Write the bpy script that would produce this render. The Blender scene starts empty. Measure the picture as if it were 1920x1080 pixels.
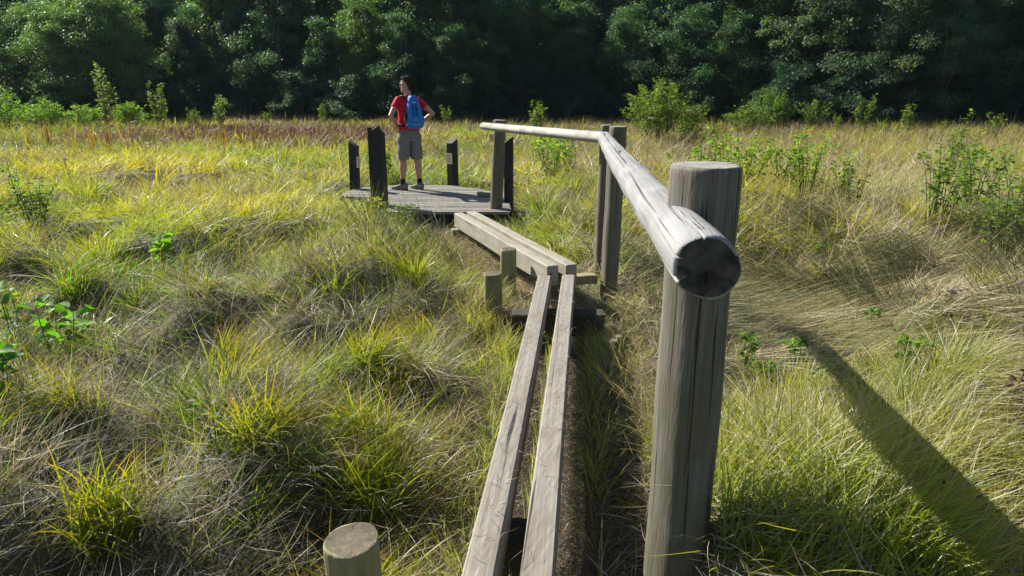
import bpy, math, random
import numpy as np
from mathutils import Vector, Matrix

R = math.radians
PI = math.pi
sc = bpy.context.scene
COL = sc.collection

# ------------------------------------------------------------------ camera
CAM_H = 1.9
PITCH = R(16.4)
cam_d = bpy.data.cameras.new('camera')
cam = bpy.data.objects.new('camera', cam_d)
COL.objects.link(cam)
cam.location = (0, 0, CAM_H)
cam.rotation_euler = (R(90) - PITCH, 0, 0)
cam_d.sensor_width = 36
cam_d.lens = 24
cam_d.clip_start = 0.02
cam_d.clip_end = 2000
sc.camera = cam

# ------------------------------------------------------------------ light
SUN_AZ = R(52)        # left of straight ahead
SUN_EL = R(37)
SUN = Vector((-math.sin(SUN_AZ) * math.cos(SUN_EL), math.cos(SUN_AZ) * math.cos(SUN_EL), math.sin(SUN_EL)))
w = bpy.data.worlds.new('World')
sc.world = w
w.use_nodes = True
nt = w.node_tree
bg = nt.nodes['Background']
sky = nt.nodes.new('ShaderNodeTexSky')
sky.sky_type = 'NISHITA'
sky.sun_disc = False
sky.sun_elevation = SUN_EL
sky.sun_rotation = -SUN_AZ
sky.dust_density = 0.6
sky.ozone_density = 1.6
nt.links.new(sky.outputs[0], bg.inputs['Color'])
bg.inputs['Strength'].default_value = 0.055
sun_d = bpy.data.lights.new('sun', 'SUN')
sun_d.energy = 5.0
sun_d.angle = R(0.55)
sun_d.color = (1.0, 0.95, 0.86)
sun = bpy.data.objects.new('sun', sun_d)
COL.objects.link(sun)
sun.rotation_euler = SUN.to_track_quat('Z', 'Y').to_euler()
vs = sc.view_settings
vs.view_transform = 'Standard'
vs.look = 'None'
vs.gamma = 1
vs.use_curve_mapping = False
vs.exposure = 1.2
sc.cycles.max_bounces = 6
sc.cycles.diffuse_bounces = 3
sc.cycles.glossy_bounces = 2
sc.cycles.transmission_bounces = 4
sc.cycles.use_denoising = True
sc.cycles.denoising_input_passes = 'RGB_ALBEDO_NORMAL'
sc.cycles.denoising_prefilter = 'ACCURATE'

# ------------------------------------------------------------------ helpers
def tag(o, label=None, cat=None, group=None, kind=None):
    if label: o['label'] = label
    if cat: o['category'] = cat
    if group: o['group'] = group
    if kind: o['kind'] = kind
    return o

def empty(name, loc, rz=0.0):
    o = bpy.data.objects.new(name, None)
    COL.objects.link(o)
    o.empty_display_size = 0.1
    o.matrix_basis = Matrix.Translation(loc) @ Matrix.Rotation(rz, 4, 'Z')
    return o

def world_of(o):
    m = o.matrix_basis.copy()
    p = o.parent
    while p is not None:
        m = p.matrix_basis @ m
        p = p.parent
    return m

def put(name, me, parent=None, world=None):
    o = bpy.data.objects.new(name, me)
    COL.objects.link(o)
    wm = world if world is not None else (world_of(parent) if parent is not None else Matrix())
    if parent is not None:
        o.parent = parent
        o.matrix_basis = world_of(parent).inverted() @ wm
    else:
        o.matrix_basis = wm
    return o

def quad_mesh(name, V, F, mats, smooth=True, cols=None, midx=None):
    """V (n,3), F (m,4) arrays"""
    me = bpy.data.meshes.new(name)
    V = np.ascontiguousarray(V, dtype=np.float32)
    F = np.ascontiguousarray(F, dtype=np.int32)
    k = F.shape[1]
    me.vertices.add(len(V))
    me.vertices.foreach_set('co', V.ravel())
    me.loops.add(F.size)
    me.loops.foreach_set('vertex_index', F.ravel())
    me.polygons.add(len(F))
    me.polygons.foreach_set('loop_start', np.arange(0, F.size, k, dtype=np.int32))
    if midx is not None:
        me.polygons.foreach_set('material_index', np.asarray(midx, dtype=np.int32))
    me.polygons.foreach_set('use_smooth', np.full(len(F), smooth))
    if cols is not None:
        a = me.color_attributes.new('col', 'FLOAT_COLOR', 'POINT')
        c = np.ones((len(V), 4), dtype=np.float32)
        c[:, :3] = cols
        a.data.foreach_set('color', c.ravel())
    for m in (mats if isinstance(mats, (list, tuple)) else [mats]):
        me.materials.append(m)
    me.update(calc_edges=True)
    return me

def poly_mesh(name, V, F, mats, smooth=False, midx=None):
    me = bpy.data.meshes.new(name)
    me.from_pydata([tuple(v) for v in V], [], [tuple(f) for f in F])
    for m in (mats if isinstance(mats, (list, tuple)) else [mats]):
        me.materials.append(m)
    if midx is not None:
        me.polygons.foreach_set('material_index', np.asarray(midx, dtype=np.int32))
    me.polygons.foreach_set('use_smooth', np.full(len(me.polygons), smooth))
    me.update()
    return me

class Geo:
    """collects pieces into one mesh"""
    def __init__(self):
        self.V, self.F, self.M = [], [], []
    def add(self, V, F, m=0):
        n = len(self.V)
        self.V += [tuple(v) for v in V]
        self.F += [tuple(i + n for i in f) for f in F]
        self.M += [m] * len(F)
    def ring_loft(self, rings, cap=True, m=0):
        n = len(rings[0])
        V = [p for r in rings for p in r]
        F = []
        for i in range(len(rings) - 1):
            for j in range(n):
                k = (j + 1) % n
                F.append((i * n + j, i * n + k, (i + 1) * n + k, (i + 1) * n + j))
        if cap:
            F.append(tuple(reversed(range(n))))
            F.append(tuple(range((len(rings) - 1) * n, len(rings) * n)))
        self.add(V, F, m)
    def tube(self, pts, rads, n=10, m=0, flat=None):
        pts = [Vector(p) for p in pts]
        rings = []
        prev = None
        for i, p in enumerate(pts):
            d = (pts[min(i + 1, len(pts) - 1)] - pts[max(i - 1, 0)]).normalized()
            if prev is None:
                ref = Vector((0, 0, 1)) if abs(d.z) < 0.9 else Vector((0, 1, 0))
                a = d.cross(ref).normalized()
            else:
                a = (prev - d * prev.dot(d)).normalized()
            prev = a
            b = d.cross(a)
            r = rads[i] if hasattr(rads, '__len__') else rads
            ra, rb = (r, r) if not hasattr(r, '__len__') else r
            rings.append([p + a * (ra * math.cos(2 * PI * j / n)) + b * (rb * math.sin(2 * PI * j / n)) for j in range(n)])
        self.ring_loft(rings, True, m)
    def ellipses(self, secs, n=28, m=0, power=2.0):
        """secs: (z, cx, cy, rx, ry) stacked upward"""
        rings = []
        for z, cx, cy, rx, ry in secs:
            r = []
            for j in range(n):
                t = 2 * PI * j / n
                c, s = math.cos(t), math.sin(t)
                e = 2.0 / power
                r.append(Vector((cx + rx * math.copysign(abs(c) ** e, c), cy + ry * math.copysign(abs(s) ** e, s), z)))
            rings.append(r)
        self.ring_loft(rings, True, m)
    def ball(self, c, r, n=14, m=0):
        c = Vector(c)
        rx, ry, rz = r if hasattr(r, '__len__') else (r, r, r)
        rings = []
        for i in range(1, 9):
            t = -PI / 2 + PI * i / 9
            rings.append([c + Vector((rx * math.cos(t) * math.cos(2 * PI * j / n), ry * math.cos(t) * math.sin(2 * PI * j / n), rz * math.sin(t))) for j in range(n)])
        self.ring_loft(rings, True, m)
    def box(self, lo, hi, m=0):
        x0, y0, z0 = lo; x1, y1, z1 = hi
        V = [(x0, y0, z0), (x1, y0, z0), (x1, y1, z0), (x0, y1, z0), (x0, y0, z1), (x1, y0, z1), (x1, y1, z1), (x0, y1, z1)]
        self.add(V, [(0, 3, 2, 1), (4, 5, 6, 7), (0, 1, 5, 4), (1, 2, 6, 5), (2, 3, 7, 6), (3, 0, 4, 7)], m)
    def transform(self, M):
        self.V = [tuple(M @ Vector(v)) for v in self.V]
        return self
    def mesh(self, name, mats, smooth=True):
        return poly_mesh(name, self.V, self.F, mats, smooth, self.M)
    def remesh(self, name, mat, voxel, smooth_it=4, fn=None):
        me = poly_mesh('tmp', self.V, self.F, mat)
        o = bpy.data.objects.new('tmp', me)
        COL.objects.link(o)
        m = o.modifiers.new('r', 'REMESH')
        m.mode = 'VOXEL'; m.voxel_size = voxel; m.use_smooth_shade = True
        if smooth_it:
            s = o.modifiers.new('s', 'SMOOTH'); s.factor = 0.5; s.iterations = smooth_it
        dg = bpy.context.evaluated_depsgraph_get()
        out = bpy.data.meshes.new_from_object(o.evaluated_get(dg))
        out.name = name
        bpy.data.objects.remove(o); bpy.data.meshes.remove(me)
        if fn is not None:
            co = np.empty(len(out.vertices) * 3, dtype=np.float32)
            out.vertices.foreach_get('co', co)
            co = fn(co.reshape(-1, 3))
            out.vertices.foreach_set('co', np.ascontiguousarray(co, dtype=np.float32).ravel())
        out.materials.clear(); out.materials.append(mat)
        out.polygons.foreach_set('use_smooth', np.full(len(out.polygons), True))
        out.polygons.foreach_set('material_index', np.zeros(len(out.polygons), dtype=np.int32))
        out.update()
        return out

# value noise on numpy arrays
_tabs = {}
def vnoise(x, y, scale, seed):
    if seed not in _tabs:
        _tabs[seed] = np.random.RandomState(seed).rand(256, 256).astype(np.float32)
    T = _tabs[seed]
    u = np.asarray(x, dtype=np.float64) / scale + 1000; v = np.asarray(y, dtype=np.float64) / scale + 1000
    iu = np.floor(u).astype(int); iv = np.floor(v).astype(int)
    fu = u - iu; fv = v - iv
    fu = fu * fu * (3 - 2 * fu); fv = fv * fv * (3 - 2 * fv)
    a, b = iu & 255, (iu + 1) & 255
    c, d = iv & 255, (iv + 1) & 255
    return (T[a, c] * (1 - fu) + T[b, c] * fu) * (1 - fv) + (T[a, d] * (1 - fu) + T[b, d] * fu) * fv

def sstep(a, b, x):
    t = np.clip((np.asarray(x, dtype=np.float64) - a) / (b - a), 0, 1)
    return t * t * (3 - 2 * t)

# ------------------------------------------------------------------ materials
def nodes_of(name):
    m = bpy.data.materials.new(name)
    m.use_nodes = True
    return m, m.node_tree, m.node_tree.nodes['Principled BSDF']

def plain(name, color, rough=0.6, spec=0.4, var=0.25, scale=30, bump=0.0, metal=0.0):
    m, t, b = nodes_of(name)
    tc = t.nodes.new('ShaderNodeTexCoord')
    n = t.nodes.new('ShaderNodeTexNoise'); n.inputs['Scale'].default_value = scale; n.inputs['Detail'].default_value = 5
    t.links.new(tc.outputs['Object'], n.inputs['Vector'])
    r = t.nodes.new('ShaderNodeValToRGB')
    r.color_ramp.elements[0].position = 0.3; r.color_ramp.elements[1].position = 0.7
    r.color_ramp.elements[0].color = (*[c * (1 - var) for c in color], 1)
    r.color_ramp.elements[1].color = (*[min(1, c * (1 + var)) for c in color], 1)
    t.links.new(n.outputs['Fac'], r.inputs['Fac'])
    t.links.new(r.outputs[0], b.inputs['Base Color'])
    b.inputs['Roughness'].default_value = rough
    b.inputs['Specular IOR Level'].default_value = spec
    b.inputs['Metallic'].default_value = metal
    if bump:
        bp = t.nodes.new('ShaderNodeBump'); bp.inputs['Strength'].default_value = bump; bp.inputs['Distance'].default_value = 0.01
        t.links.new(n.outputs['Fac'], bp.inputs['Height']); t.links.new(bp.outputs[0], b.inputs['Normal'])
    return m

def leafmat(name, trans=0.45, rough=0.42, spec=0.5, tint=(1.25, 1.2, 0.55)):
    """reads the leaf's own colour from the 'col' attribute, lets light through"""
    m, t, b = nodes_of(name)
    a = t.nodes.new('ShaderNodeAttribute'); a.attribute_name = 'col'
    t.links.new(a.outputs['Color'], b.inputs['Base Color'])
    b.inputs['Roughness'].default_value = rough
    b.inputs['Specular IOR Level'].default_value = spec
    tr = t.nodes.new('ShaderNodeBsdfTranslucent')
    mu = t.nodes.new('ShaderNodeMix'); mu.data_type = 'RGBA'; mu.blend_type = 'MULTIPLY'; mu.inputs[0].default_value = 1
    t.links.new(a.outputs['Color'], mu.inputs[6]); mu.inputs[7].default_value = (*tint, 1)
    t.links.new(mu.outputs[2], tr.inputs['Color'])
    mx = t.nodes.new('ShaderNodeMixShader'); mx.inputs[0].default_value = trans
    t.links.new(b.outputs[0], mx.inputs[1]); t.links.new(tr.outputs[0], mx.inputs[2])
    t.links.new(mx.outputs[0], t.nodes['Material Output'].inputs['Surface'])
    return m

def woodmat(name, dark, light, stain, along='Z', stain_amt=0.5, rough=0.75, across=55, fine=3.0, contrast=1.0, zgreen=None, checks=0.30):
    """weathered timber: stretched grain, dark hairline checks, blotchy stain"""
    m, t, b = nodes_of(name)
    N, L = t.nodes.new, t.links.new
    tc = N('ShaderNodeTexCoord'); oi = N('ShaderNodeObjectInfo')
    ad = N('ShaderNodeVectorMath'); ad.operation = 'ADD'
    cx = N('ShaderNodeCombineXYZ')
    mm = N('ShaderNodeMath'); mm.operation = 'MULTIPLY'; mm.inputs[1].default_value = 37.0
    L(oi.outputs['Random'], mm.inputs[0])
    for i in range(3): L(mm.outputs[0], cx.inputs[i])
    L(tc.outputs['Object'], ad.inputs[0]); L(cx.outputs[0], ad.inputs[1])
    def grain(sa, sl, detail, dist=0.0):
        mp = N('ShaderNodeMapping')
        s = [sa, sa, sa]; s['XYZ'.index(along)] = sl
        mp.inputs['Scale'].default_value = s
        L(ad.outputs[0], mp.inputs['Vector'])
        n = N('ShaderNodeTexNoise'); n.inputs['Scale'].default_value = 1; n.inputs['Detail'].default_value = detail
        n.inputs['Roughness'].default_value = 0.62; n.inputs['Distortion'].default_value = dist
        L(mp.outputs[0], n.inputs['Vector'])
        return n
    g1 = grain(across, fine, 6, 0.35)
    g2 = grain(across * 3.2, fine * 1.6, 4)
    g3 = grain(7, 3.5, 4, 0.5)
    g4 = grain(across * 0.75, fine * 0.42, 3, 0.6)
    r1 = N('ShaderNodeValToRGB')
    r1.color_ramp.elements[0].position = 0.5 - 0.22 / contrast; r1.color_ramp.elements[1].position = 0.5 + 0.2 / contrast
    r1.color_ramp.elements[0].color = (*dark, 1); r1.color_ramp.elements[1].color = (*light, 1)
    mxn = N('ShaderNodeMath'); mxn.operation = 'MULTIPLY_ADD'; mxn.inputs[1].default_value = 0.55
    sc2 = N('ShaderNodeMath'); sc2.operation = 'MULTIPLY'; sc2.inputs[1].default_value = 0.45
    L(g2.outputs['Fac'], sc2.inputs[0]); L(g1.outputs['Fac'], mxn.inputs[0]); L(sc2.outputs[0], mxn.inputs[2])
    L(mxn.outputs[0], r1.inputs['Fac'])
    # stain blotches
    rs = N('ShaderNodeValToRGB'); rs.color_ramp.elements[0].position = 0.46; rs.color_ramp.elements[1].position = 0.66
    rs.color_ramp.elements[0].color = (0, 0, 0, 1); rs.color_ramp.elements[1].color = (stain_amt,) * 3 + (1,)
    L(g3.outputs['Fac'], rs.inputs['Fac'])
    ms = N('ShaderNodeMix'); ms.data_type = 'RGBA'
    L(rs.outputs[0], ms.inputs[0]); L(r1.outputs[0], ms.inputs[6]); ms.inputs[7].default_value = (*stain, 1)
    # hairline checks
    rc = N('ShaderNodeValToRGB'); rc.color_ramp.elements[0].position = checks; rc.color_ramp.elements[1].position = checks + 0.05
    rc.color_ramp.elements[0].color = (1, 1, 1, 1); rc.color_ramp.elements[1].color = (0, 0, 0, 1)
    L(g4.outputs['Fac'], rc.inputs['Fac'])
    mc = N('ShaderNodeMix'); mc.data_type = 'RGBA'
    L(rc.outputs[0], mc.inputs[0]); L(ms.outputs[2], mc.inputs[6]); mc.inputs[7].default_value = (*[c * 0.25 for c in dark], 1)
    out = mc.outputs[2]
    if zgreen is not None:      # algae growing on the lower end
        z0, z1, gc, amt = zgreen
        sx = N('ShaderNodeSeparateXYZ'); L(tc.outputs['Object'], sx.inputs[0])
        mr = N('ShaderNodeMapRange'); mr.inputs[1].default_value = z1; mr.inputs[2].default_value = z0
        mr.inputs[3].default_value = 0; mr.inputs[4].default_value = amt
        L(sx.outputs[2], mr.inputs[0])
        mz = N('ShaderNodeMath'); mz.operation = 'MULTIPLY'
        ga = N('ShaderNodeMath'); ga.operation = 'MULTIPLY'; ga.inputs[1].default_value = 1.8; ga.use_clamp = True
        L(g3.outputs['Fac'], ga.inputs[0]); L(mr.outputs[0], mz.inputs[0]); L(ga.outputs[0], mz.inputs[1])
        mg = N('ShaderNodeMix'); mg.data_type = 'RGBA'
        L(mz.outputs[0], mg.inputs[0]); L(out, mg.inputs[6]); mg.inputs[7].default_value = (*gc, 1)
        out = mg.outputs[2]
    L(out, b.inputs['Base Color'])
    b.inputs['Roughness'].default_value = rough
    b.inputs['Specular IOR Level'].default_value = 0.25
    hs = N('ShaderNodeMath'); hs.operation = 'SUBTRACT'
    L(mxn.outputs[0], hs.inputs[0]); L(rc.outputs[0], hs.inputs[1])
    bp = N('ShaderNodeBump'); bp.inputs['Strength'].default_value = 0.55; bp.inputs['Distance'].default_value = 0.004
    L(hs.outputs[0], bp.inputs['Height']); L(bp.outputs[0], b.inputs['Normal'])
    return m

def ringmat(name, dark, light, scale=55, rough=0.85, mossy=None, ring=0.3):
    """end grain: growth rings round the local Z axis"""
    m, t, b = nodes_of(name)
    N, L = t.nodes.new, t.links.new
    tc = N('ShaderNodeTexCoord')
    wv = N('ShaderNodeTexWave'); wv.wave_type = 'RINGS'; wv.rings_direction = 'Z'
    wv.inputs['Scale'].default_value = scale; wv.inputs['Distortion'].default_value = 3.6
    wv.inputs['Detail'].default_value = 3; wv.inputs['Detail Scale'].default_value = 1.2
    L(tc.outputs['Object'], wv.inputs['Vector'])
    n = N('ShaderNodeTexNoise'); n.inputs['Scale'].default_value = 45; n.inputs['Detail'].default_value = 6
    L(tc.outputs['Object'], n.inputs['Vector'])
    mu = N('ShaderNodeMath'); mu.operation = 'MULTIPLY_ADD'; mu.inputs[1].default_value = ring
    s = N('ShaderNodeMath'); s.operation = 'MULTIPLY'; s.inputs[1].default_value = 1.05 - ring
    L(n.outputs['Fac'], s.inputs[0]); L(wv.outputs['Fac'], mu.inputs[0]); L(s.outputs[0], mu.inputs[2])
    r = N('ShaderNodeValToRGB'); r.color_ramp.elements[0].position = 0.2; r.color_ramp.elements[1].position = 0.8
    r.color_ramp.elements[0].color = (*dark, 1); r.color_ramp.elements[1].color = (*light, 1)
    L(mu.outputs[0], r.inputs['Fac'])
    out = r.outputs[0]
    if mossy:
        n2 = N('ShaderNodeTexNoise'); n2.inputs['Scale'].default_value = 14; n2.inputs['Detail'].default_value = 5
        L(tc.outputs['Object'], n2.inputs['Vector'])
        r2 = N('ShaderNodeValToRGB'); r2.color_ramp.elements[0].position = 0.45; r2.color_ramp.elements[1].position = 0.62
        L(n2.outputs['Fac'], r2.inputs['Fac'])
        mg = N('ShaderNodeMix'); mg.data_type = 'RGBA'
        L(r2.outputs[0], mg.inputs[0]); L(out, mg.inputs[6]); mg.inputs[7].default_value = (*mossy, 1)
        out = mg.outputs[2]
    L(out, b.inputs['Base Color'])
    b.inputs['Roughness'].default_value = rough
    b.inputs['Specular IOR Level'].default_value = 0.2
    bp = N('ShaderNodeBump'); bp.inputs['Strength'].default_value = 0.6; bp.inputs['Distance'].default_value = 0.003
    L(mu.outputs[0], bp.inputs['Height']); L(bp.outputs[0], b.inputs['Normal'])
    return m

M_BLADE = leafmat('grass_blade', 0.55, 0.42, 0.5, (1.35, 1.3, 0.4))
M_RUSH = leafmat('rush_stem', 0.15, 0.5, 0.4, (1.1, 1.1, 0.6))
M_STRAW = leafmat('dry_blade', 0.32, 0.55, 0.35, (1.1, 1.0, 0.75))
M_LEAF = leafmat('broad_leaf', 0.5, 0.55, 0.18, (1.25, 1.5, 0.35))
M_TREE = leafmat('tree_leaf', 0.48, 0.5, 0.25, (1.25, 1.55, 0.45))
M_BARK = plain('bark', (0.075, 0.06, 0.048), 0.9, 0.2, 0.5, 12, 0.6)
M_STEM = plain('stem', (0.13, 0.12, 0.05), 0.8, 0.2, 0.3, 20)
M_POST = woodmat('post_timber', (0.062, 0.055, 0.045), (0.205, 0.187, 0.158), (0.105, 0.10, 0.055), 'Z', 0.8, across=48, fine=1.3, zgreen=(-0.2, 1.9, (0.10, 0.105, 0.045), 0.5), contrast=1.2, checks=0.335)
M_POSTFAR = woodmat('post_timber_brown', (0.07, 0.058, 0.045), (0.19, 0.165, 0.13), (0.10, 0.088, 0.05), 'Z', 0.6, across=48, fine=1.3, zgreen=(-0.2, 0.8, (0.14, 0.14, 0.045), 0.55))
M_RAIL = woodmat('rail_timber', (0.125, 0.125, 0.125), (0.29, 0.287, 0.284), (0.32, 0.32, 0.32), 'Z', 0.5, across=46, fine=1.8, contrast=1.0, checks=0.325)
M_RAILFAR = woodmat('rail_timber_pale', (0.26, 0.25, 0.22), (0.45, 0.435, 0.39), (0.12, 0.10, 0.08), 'Z', 0.6, across=34, fine=1.3)
M_PLANK = woodmat('plank_timber', (0.13, 0.115, 0.098), (0.30, 0.275, 0.24), (0.17, 0.145, 0.115), 'Y', 0.8, across=38, fine=0.8, contrast=1.25, checks=0.325)
M_BEAM = woodmat('beam_timber', (0.19, 0.173, 0.135), (0.36, 0.34, 0.275), (0.20, 0.175, 0.115), 'Y', 0.7, across=34, fine=0.9, contrast=1.1)
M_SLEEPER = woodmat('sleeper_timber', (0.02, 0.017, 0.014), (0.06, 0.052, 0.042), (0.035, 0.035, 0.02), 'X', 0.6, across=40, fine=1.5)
M_DECK = woodmat('deck_timber', (0.10, 0.094, 0.083), (0.28, 0.262, 0.235), (0.12, 0.11, 0.08), 'X', 0.7, across=34, fine=0.9, contrast=1.2)
M_BLACK = woodmat('tarred_timber', (0.006, 0.006, 0.007), (0.028, 0.026, 0.028), (0.055, 0.05, 0.05), 'Z', 0.6, across=40, fine=1.5, rough=0.6)
M_STUB = woodmat('stump_timber', (0.13, 0.115, 0.06), (0.34, 0.31, 0.18), (0.14, 0.14, 0.045), 'Z', 0.8, across=44, fine=1.6)
M_ENDDARK = ringmat('end_grain_dark', (0.038, 0.036, 0.032), (0.105, 0.097, 0.084), 31, mossy=(0.026, 0.026, 0.02), ring=0.07)
M_ENDMID = ringmat('end_grain', (0.05, 0.041, 0.027), (0.20, 0.172, 0.118), 47, mossy=(0.085, 0.075, 0.05), ring=0.24)
M_ENDGREY = ringmat('end_grain_grey', (0.14, 0.13, 0.115), (0.34, 0.32, 0.29), 30)

# ------------------------------------------------------------------ lie of the land
PA0, PA1 = np.array([0.04, 1.0]), np.array([0.37, 5.5])     # near planks, middle line
PB0, PB1 = np.array([0.42, 5.5]), np.array([-0.60, 8.3])    # far beams, middle line

def seg_dist(x, y, a, b):
    d = b - a
    t = np.clip(((x - a[0]) * d[0] + (y - a[1]) * d[1]) / (d @ d), 0, 1)
    return np.hypot(x - a[0] - t * d[0], y - a[1] - t * d[1])

def walk_dist(x, y):
    return np.minimum(seg_dist(x, y, np.array([-0.1, -1.0]), PA1), seg_dist(x, y, PB0, PB1))

def deck_in(x, y, m=0.0):
    a = (x > -2.62 - m) & (x < 0.0 + m) & (y > 10.0 - m) & (y < 11.35 + m)
    b = (x > -1.66 - m) & (x < 0.0 + m) & (y > 8.8 - m) & (y < 10.2 + m)
    return a | b

HOLLOWS = [(-0.80, 3.75, 0.36), (-0.85, 2.55, 0.34), (-1.55, 5.6, 0.40), (-0.95, 4.9, 0.34), (-1.9, 3.9, 0.30), (-2.6, 4.6, 0.36), (-1.75, 2.9, 0.26), (-3.2, 6.4, 0.5), (-0.75, 6.6, 0.3), (-1.4, 2.1, 0.25), (2.6, 5.0, 0.4), (1.5, 4.2, 0.3), (3.6, 3.8, 0.35), (2.6, 3.1, 0.25)]
def hummock(x, y):
    """0 in the hollows, 1 on top of the tussock mounds"""
    v = vnoise(x, y, 0.95, 1) * 0.62 + vnoise(x, y, 0.42, 41) * 0.38
    h = sstep(0.26, 0.66, v)
    for hx, hy, r in HOLLOWS:
        h = h * (1 - 0.95 * np.exp(-(((x - hx) / (1.35 * r)) ** 2 + ((y - hy) / (0.8 * r)) ** 2)))
    return h

def gz(x, y):
    x = np.asarray(x, dtype=np.float64); y = np.asarray(y, dtype=np.float64)
    z = 0.20 * sstep(6, 9.5, y)
    mound = (hummock(x, y) - 0.45) * np.where(x < 0.6, 0.38, 0.34) + (vnoise(x, y, 3.2, 2) - 0.5) * 0.22 + (vnoise(x, y, 0.45, 3) - 0.5) * 0.07
    k = sstep(0.3, 1.3, walk_dist(x, y))
    k = k * np.where(deck_in(x, y, 0.4), 0.25, 1.0) * (1 - 0.45 * sstep(6.5, 9, y))
    far = 1 - 0.5 * sstep(12, 30, y)
    z = z + mound * (0.15 + 0.85 * k) * far
    z = z + 0.10 * sstep(0.6, 2.2, -x) * (1 - sstep(7, 10, y)) * k
    z = z + 0.10 * sstep(1.2, 2.6, x) * (1 - sstep(7, 10, y)) * k
    z = z - 0.05 * (1 - k)
    z = z + 0.42 * np.exp(-((x - 1.0) / 0.6) ** 2 - ((y - 2.1) / np.where(y < 2.1, 0.42, 0.8)) ** 2) * sstep(0.48, 0.72, x)
    return z

def ground():
    xs = np.concatenate([-np.geomspace(14, 120, 30)[::-1], np.arange(-13.9, 13.9, 0.1), np.geomspace(14, 120, 30)])
    ys = np.concatenate([-np.geomspace(4, 60, 16)[::-1], np.arange(-3.9, 16, 0.1), np.geomspace(16.2, 120, 60)])
    X, Y = np.meshgrid(xs, ys)
    Z = gz(X, Y)
    V = np.stack([X.ravel(), Y.ravel(), Z.ravel()], 1)
    nx, ny = len(xs), len(ys)
    i = np.arange(nx * ny).reshape(ny, nx)
    F = np.stack([i[:-1, :-1].ravel(), i[:-1, 1:].ravel(), i[1:, 1:].ravel(), i[1:, :-1].ravel()], 1)
    m, t, b = nodes_of('peaty_soil')
    N, L = t.nodes.new, t.links.new
    tc = N('ShaderNodeTexCoord')
    n = N('ShaderNodeTexNoise'); n.inputs['Scale'].default_value = 9; n.inputs['Detail'].default_value = 8
    n2 = N('ShaderNodeTexNoise'); n2.inputs['Scale'].default_value = 0.8; n2.inputs['Detail'].default_value = 5
    L(tc.outputs['Object'], n.inputs['Vector']); L(tc.outputs['Object'], n2.inputs['Vector'])
    r = N('ShaderNodeValToRGB'); r.color_ramp.elements[0].position = 0.35; r.color_ramp.elements[1].position = 0.7
    r.color_ramp.elements[0].color = (0.035, 0.03, 0.02, 1); r.color_ramp.elements[1].color = (0.13, 0.11, 0.065, 1)
    L(n.outputs['Fac'], r.inputs['Fac'])
    r2 = N('ShaderNodeValToRGB'); r2.color_ramp.elements[0].position = 0.4; r2.color_ramp.elements[1].position = 0.6
    L(n2.outputs['Fac'], r2.inputs['Fac'])
    mx = N('ShaderNodeMix'); mx.data_type = 'RGBA'; mx.inputs[7].default_value = (0.075, 0.085, 0.025, 1)
    L(r2.outputs[0], mx.inputs[0]); L(r.outputs[0], mx.inputs[6]); L(mx.outputs[2], b.inputs['Base Color'])
    b.inputs['Roughness'].default_value = 0.95
    bp = N('ShaderNodeBump'); bp.inputs['Distance'].default_value = 0.03
    L(n.outputs['Fac'], bp.inputs['Height']); L(bp.outputs[0], b.inputs['Normal'])
    o = put('ground', quad_mesh('ground', V, F, m))
    tag(o, 'dark peaty meadow soil under the grass', 'ground', kind='structure')
ground()

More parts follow.
